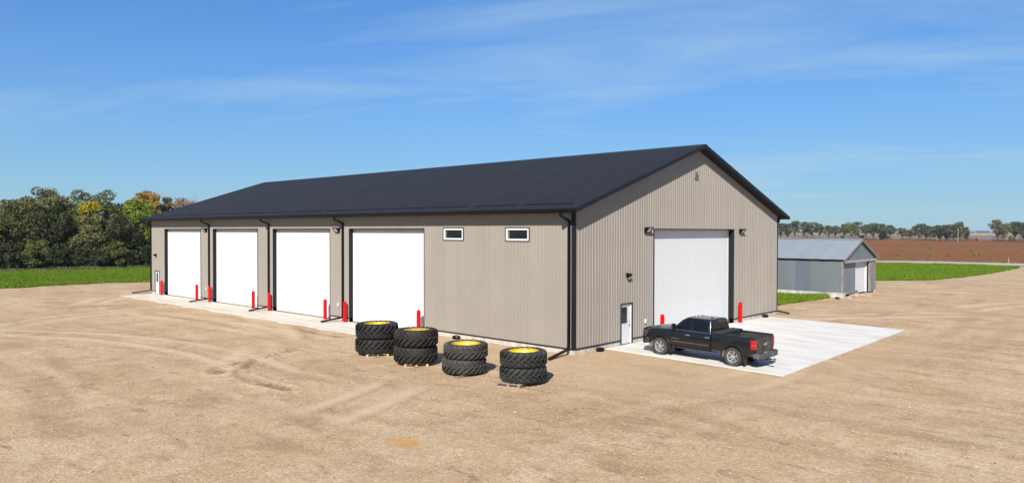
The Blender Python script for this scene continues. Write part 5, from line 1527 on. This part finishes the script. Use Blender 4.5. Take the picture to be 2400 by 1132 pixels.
# understorey behind: dense shade
def thicket():
    r = np.random.default_rng(9); n = 16000
    c = np.stack([r.uniform(-9, 25, n), r.uniform(105, 124, n), r.uniform(0.1, 7.5, n)], -1)
    c = c[vnoise(c[:, 0], c[:, 2] * 1.3 + c[:, 1] * .7, .45, 5) > .3]
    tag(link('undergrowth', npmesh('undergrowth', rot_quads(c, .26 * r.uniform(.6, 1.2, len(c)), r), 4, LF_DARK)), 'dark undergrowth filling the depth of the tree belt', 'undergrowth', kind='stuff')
thicket()

# far tree row beyond the crop field
def px_ground(px, py):
    """ground point under a spot measured in the 2400 px photograph (used once to set distances)"""
    d = _fw + _r2 * ((px - 1200) / 1709.08) + _u2 * ((566 - py) / 1709.08)
    t = -CAM.z / d.z; return CAM + d * t
FG = 'trees of the far row across the brown field'
far = [(1829, 562.3, 12.2, 4.6, .30, LF_ELM, 'far elm half hidden by the building edge'), (1846, 561.6, 12.0, 4.4, .34, LF_ELM, 'far round elm next to the building edge'), (1863, 561.3, 14.4, 5.4, .36, LF_ELM, 'far elm with a tall domed crown, third from the building'),
       (1884, 561.3, 13.8, 5.0, .36, LF_ELM, 'far elm with broad crown, fourth from the building'), (1903, 562, 13.2, 5.4, .40, LF_ELM, 'far elm with a pale forked trunk, fifth from the building'), (1921, 561.4, 12.4, 4.2, .45, LF_ELM, 'far umbrella-topped elm above the shed ridge left half'),
       (1941, 560.2, 11.2, 4.2, .42, LF_ELM, 'far low elm above the middle of the shed ridge'), (1958, 560.0, 11.2, 4.4, .45, LF_ELM, 'far open elm above the shed ridge, left of the big clump'), (1978, 560.4, 12.2, 4.2, .30, LF_ELM, 'far elm at the left of the big clump over the shed'),
       (1994, 561.5, 13.4, 5.4, .18, LF_GREY, 'far grey-green bushy tree in the big clump over the shed'), (2011, 561.5, 13.8, 5.0, .22, LF_ELM, 'far tallest elm of the big clump over the shed'), (2030, 560.6, 12.0, 3.6, .40, LF_ELM, 'far slim elm between the two clumps over the shed end'),
       (2047, 562.6, 12.4, 5.2, .34, LF_ELM, 'far elm spreading over the shed gable'), (2064, 562.6, 11.8, 4.6, .30, LF_ELM, 'far dark elm right of the shed gable'), (2086, 561.6, 11.4, 4.6, .48, LF_ELM, 'far flat-topped elm ending the left far row'),
       (2115, 562, 9.0, 3.8, .45, LF_GREY, 'far small pale tree alone between the two far groups'), (2132, 561.5, 7.6, 3.6, .20, LF_ELM, 'far low shrubby tree left of the rounded elm'), (2154, 565, 11.4, 4.4, .34, LF_ELM, 'far rounded elm leading the right group'),
       (2171, 563, 10.6, 4.2, .30, LF_ELM, 'far elm second in the right group'), (2187, 563.6, 9.8, 3.6, .25, LF_ELM, 'far low elm third in the right group'), (2203, 565, 10.4, 4.0, .20, LF_ELM, 'far elm fourth in the right group'),
       (2218, 565.5, 10.8, 4.2, .16, LF_ELM, 'far elm fifth in the right group'), (2234, 566, 10.8, 4.4, .14, LF_ELM, 'far dense elm sixth in the right group'), (2249, 566, 12.4, 3.2, .12, LF_GREY, 'far tallest narrow tree of the right group'), (2262, 565, 9.2, 3.0, .12, LF_ELM, 'far small elm closing the right group'),
       (2337, 567.6, 13.4, 4.6, .12, LF_GREY, 'far lone tall poplar-like tree near the right picture edge'), (2354, 566.8, 10.6, 3.0, .42, LF_GREY, 'far leaning thin tree beside the lone tall tree'), (2379, 566.8, 12.4, 4.4, .40, LF_ELM, 'far open-crowned elm second from the right edge'), (2398, 567.6, 11.6, 4.2, .34, LF_ELM, 'far elm cut by the right picture edge')]
for i, (px, py, H, Rc, bf, m, lab) in enumerate(far):
    g = px_ground(px, py)
    tree('elm_tree', lab, 'tree', FG, g.x, g.y, H, Rc * 1.22, H * bf * .72, 1500, .46, m, BARKD, 500 + i, 34, .6, 0, 8, .55, .24)
g = px_ground(2068, 563.0)
tree('spruce_tree', 'dark low spruce-like tree at the foot of the far clump right of the shed', 'tree', FG, g.x, g.y, 6.2, 4.2, .3, 1100, .5, LF_SPRUCE, BARKD, 560, 22, .6, 0, 0, .6, .2)
for k, (px, py, H, m, lab) in enumerate([(2274, 566.5, 2.8, LF_TAN, 'far brown leafless shrub right of the right group'), (2372, 567.8, 4.0, LF_GREY, 'far grey shrub between the last two far elms'), (2288, 566, 2.4, LF_TAN, 'far thin shrub in the gap of the far row'), (2190, 565.8, 2.2, LF_TAN, 'far brown shrub below the right group'),
                                 (2020, 561.4, 3.6, LF_OLIVE, 'far low green shrub below the big clump'), (1890, 562.2, 3.2, LF_TAN, 'far brown shrub among trunks behind the shed roof'), (1975, 560.6, 3.0, LF_OLIVE, 'far green shrub among trunks above the shed ridge')]):
    g = px_ground(px, py); tree('shrub', lab, 'shrub', 'shrubs in the far tree row', g.x, g.y, H, H * .7, .1, 260, .42, m, BARKD, 600 + k, 10, .8, 0, 8, .5, .1)
# weeds in the crop field
for k, (px, py, s) in enumerate([(2181.5, 600.5, 1.1), (2221, 602, .8), (2283, 601, .8), (2294, 600.5, .7), (2383.5, 590.5, 1.0), (2181, 586, .8), (2119, 577, .8), (2310, 577.5, .8), (2276, 591, .7), (2265, 580, .7), (2331, 588, .7), (2105, 601, .7)]):
    g = px_ground(px, py)
    tree('weed', ['leafy green weed nearest the road left of the field middle', 'pale weed near the road, right of the leafy green one', 'yellowish weed near the road below the gap in the far trees', 'small green weed just right of the yellowish weed', 'dark green weed alone at the far right of the field', 'small green weed mid-field above the leafy green one', 'small green weed in the far left of the field', 'small pale weed in the upper right of the field', 'small green weed mid-field below the gap in the far trees', 'small green weed in the upper middle of the field', 'small pale weed mid-field left of the dark green one', 'small green weed low in the field near the shed'][k], 'weed', 'weeds in the brown field', g.x, g.y, s, s * .55, .05, 90, .16, LF_BRIGHT if k % 3 != 1 else LF_TAN, BARKD, 700 + k, 5, .9, 0, 0, .4, .03)
def far_brush():
    r = np.random.default_rng(6); V = []
    for _ in range(2600):
        px = r.choice([r.uniform(1825, 2092), r.uniform(2108, 2268), r.uniform(2325, 2400)], p=[.6, .28, .12]); g = px_ground(px, 561.5 + max(0, px - 2100) * .018 + r.normal(0, .5))
        V.append((g.x, g.y, abs(r.normal(0, 1.1)) * (.4 + vnoise(np.array([g.y]), np.array([g.x]), .1, 3)[0])))
    c = np.array(V)
    tag(link('far_brush', npmesh('far_brush', rot_quads(c, r.uniform(.25, .5, len(c)), r), 4, LF_BRUSH)), 'brown-green brush among the trunks of the far tree row', 'brush', kind='stuff')
far_brush()
# horizon woods
def horizon():
    r = np.random.default_rng(4); V = []
    for px0, px1, py, h in ((2288, 2320, 544.9, 14), (2272, 2284, 544.8, 9), (2324, 2334, 545.0, 7), (2378, 2400, 545.0, 9), (2092, 2112, 544.6, 10)):
        n = int((px1 - px0) * 22)
        for _ in range(n):
            g = px_ground(r.uniform(px0, px1), py + 1.0); k = (Vector((g.x - CAM.x, g.y - CAM.y))); 
            k = k.normalized() * 5200
            V.append((CAM.x + k.x, CAM.y + k.y, r.uniform(0, h) * (0.5 + .5 * r.random())))
    c = np.array(V)
    tag(link('horizon_woods', npmesh('horizon_woods', rot_quads(c, r.uniform(2.5, 5, len(c)), r), 4, LF_ELM)), 'thin bluish line of woods on the horizon at right', 'woods', kind='stuff')
horizon()
# marker post beside the road, utility pole in the far row
g = px_ground(2362, 617.5)
mk = tag(empty('marker_post', (g.x + .8, g.y, 0)), 'orange-topped marker post beside the gravel road', 'post')
mb = MB(); mb.tube([(0, 0, 0), (0, 0, .62)], .07, 8); mb.build('shaft', simple('post_pale', (.55, .45, .36), .8), mk)
mb = MB(); mb.tube([(0, 0, .62), (0, 0, 1.05), (0, 0, 1.1)], [.09, .09, .04], 8); mb.build('cap', simple('post_orange', (.75, .12, .05), .6), mk)
g = px_ground(2247, 566.3)
po = tag(empty('utility_pole', (g.x - 2, g.y, 0)), 'pale bare pole standing before the right far tree group', 'pole')
mb = MB(); mb.tube([(0, 0, 0), (0, 0, 8.2)], [.22, .15], 8); mb.build('shaft', simple('pole_pale', (.36, .32, .27), .9), po)
mb = MB(); mb.box(-.08, .08, -.7, .7, 7.6, 7.75); mb.build('crossarm', BARKD, po)

# thin air over the plain
hb = MB(); hb.box(-7050, 7050, -7050, 7050, -1.2, 16.5)
hm = bpy.data.materials.new('haze'); hm.use_nodes = True
hn = hm.node_tree.nodes; hn.remove(hn['Principled BSDF'])
pv = hn.new('ShaderNodeVolumePrincipled'); pv.inputs['Color'].default_value = (0.86, 0.92, 1.0, 1); pv.inputs['Density'].default_value = 0.00011; pv.inputs['Anisotropy'].default_value = 0.2
hm.node_tree.links.new(pv.outputs[0], hn['Material Output'].inputs['Volume'])
tag(hb.build('haze', hm), kind='stuff')
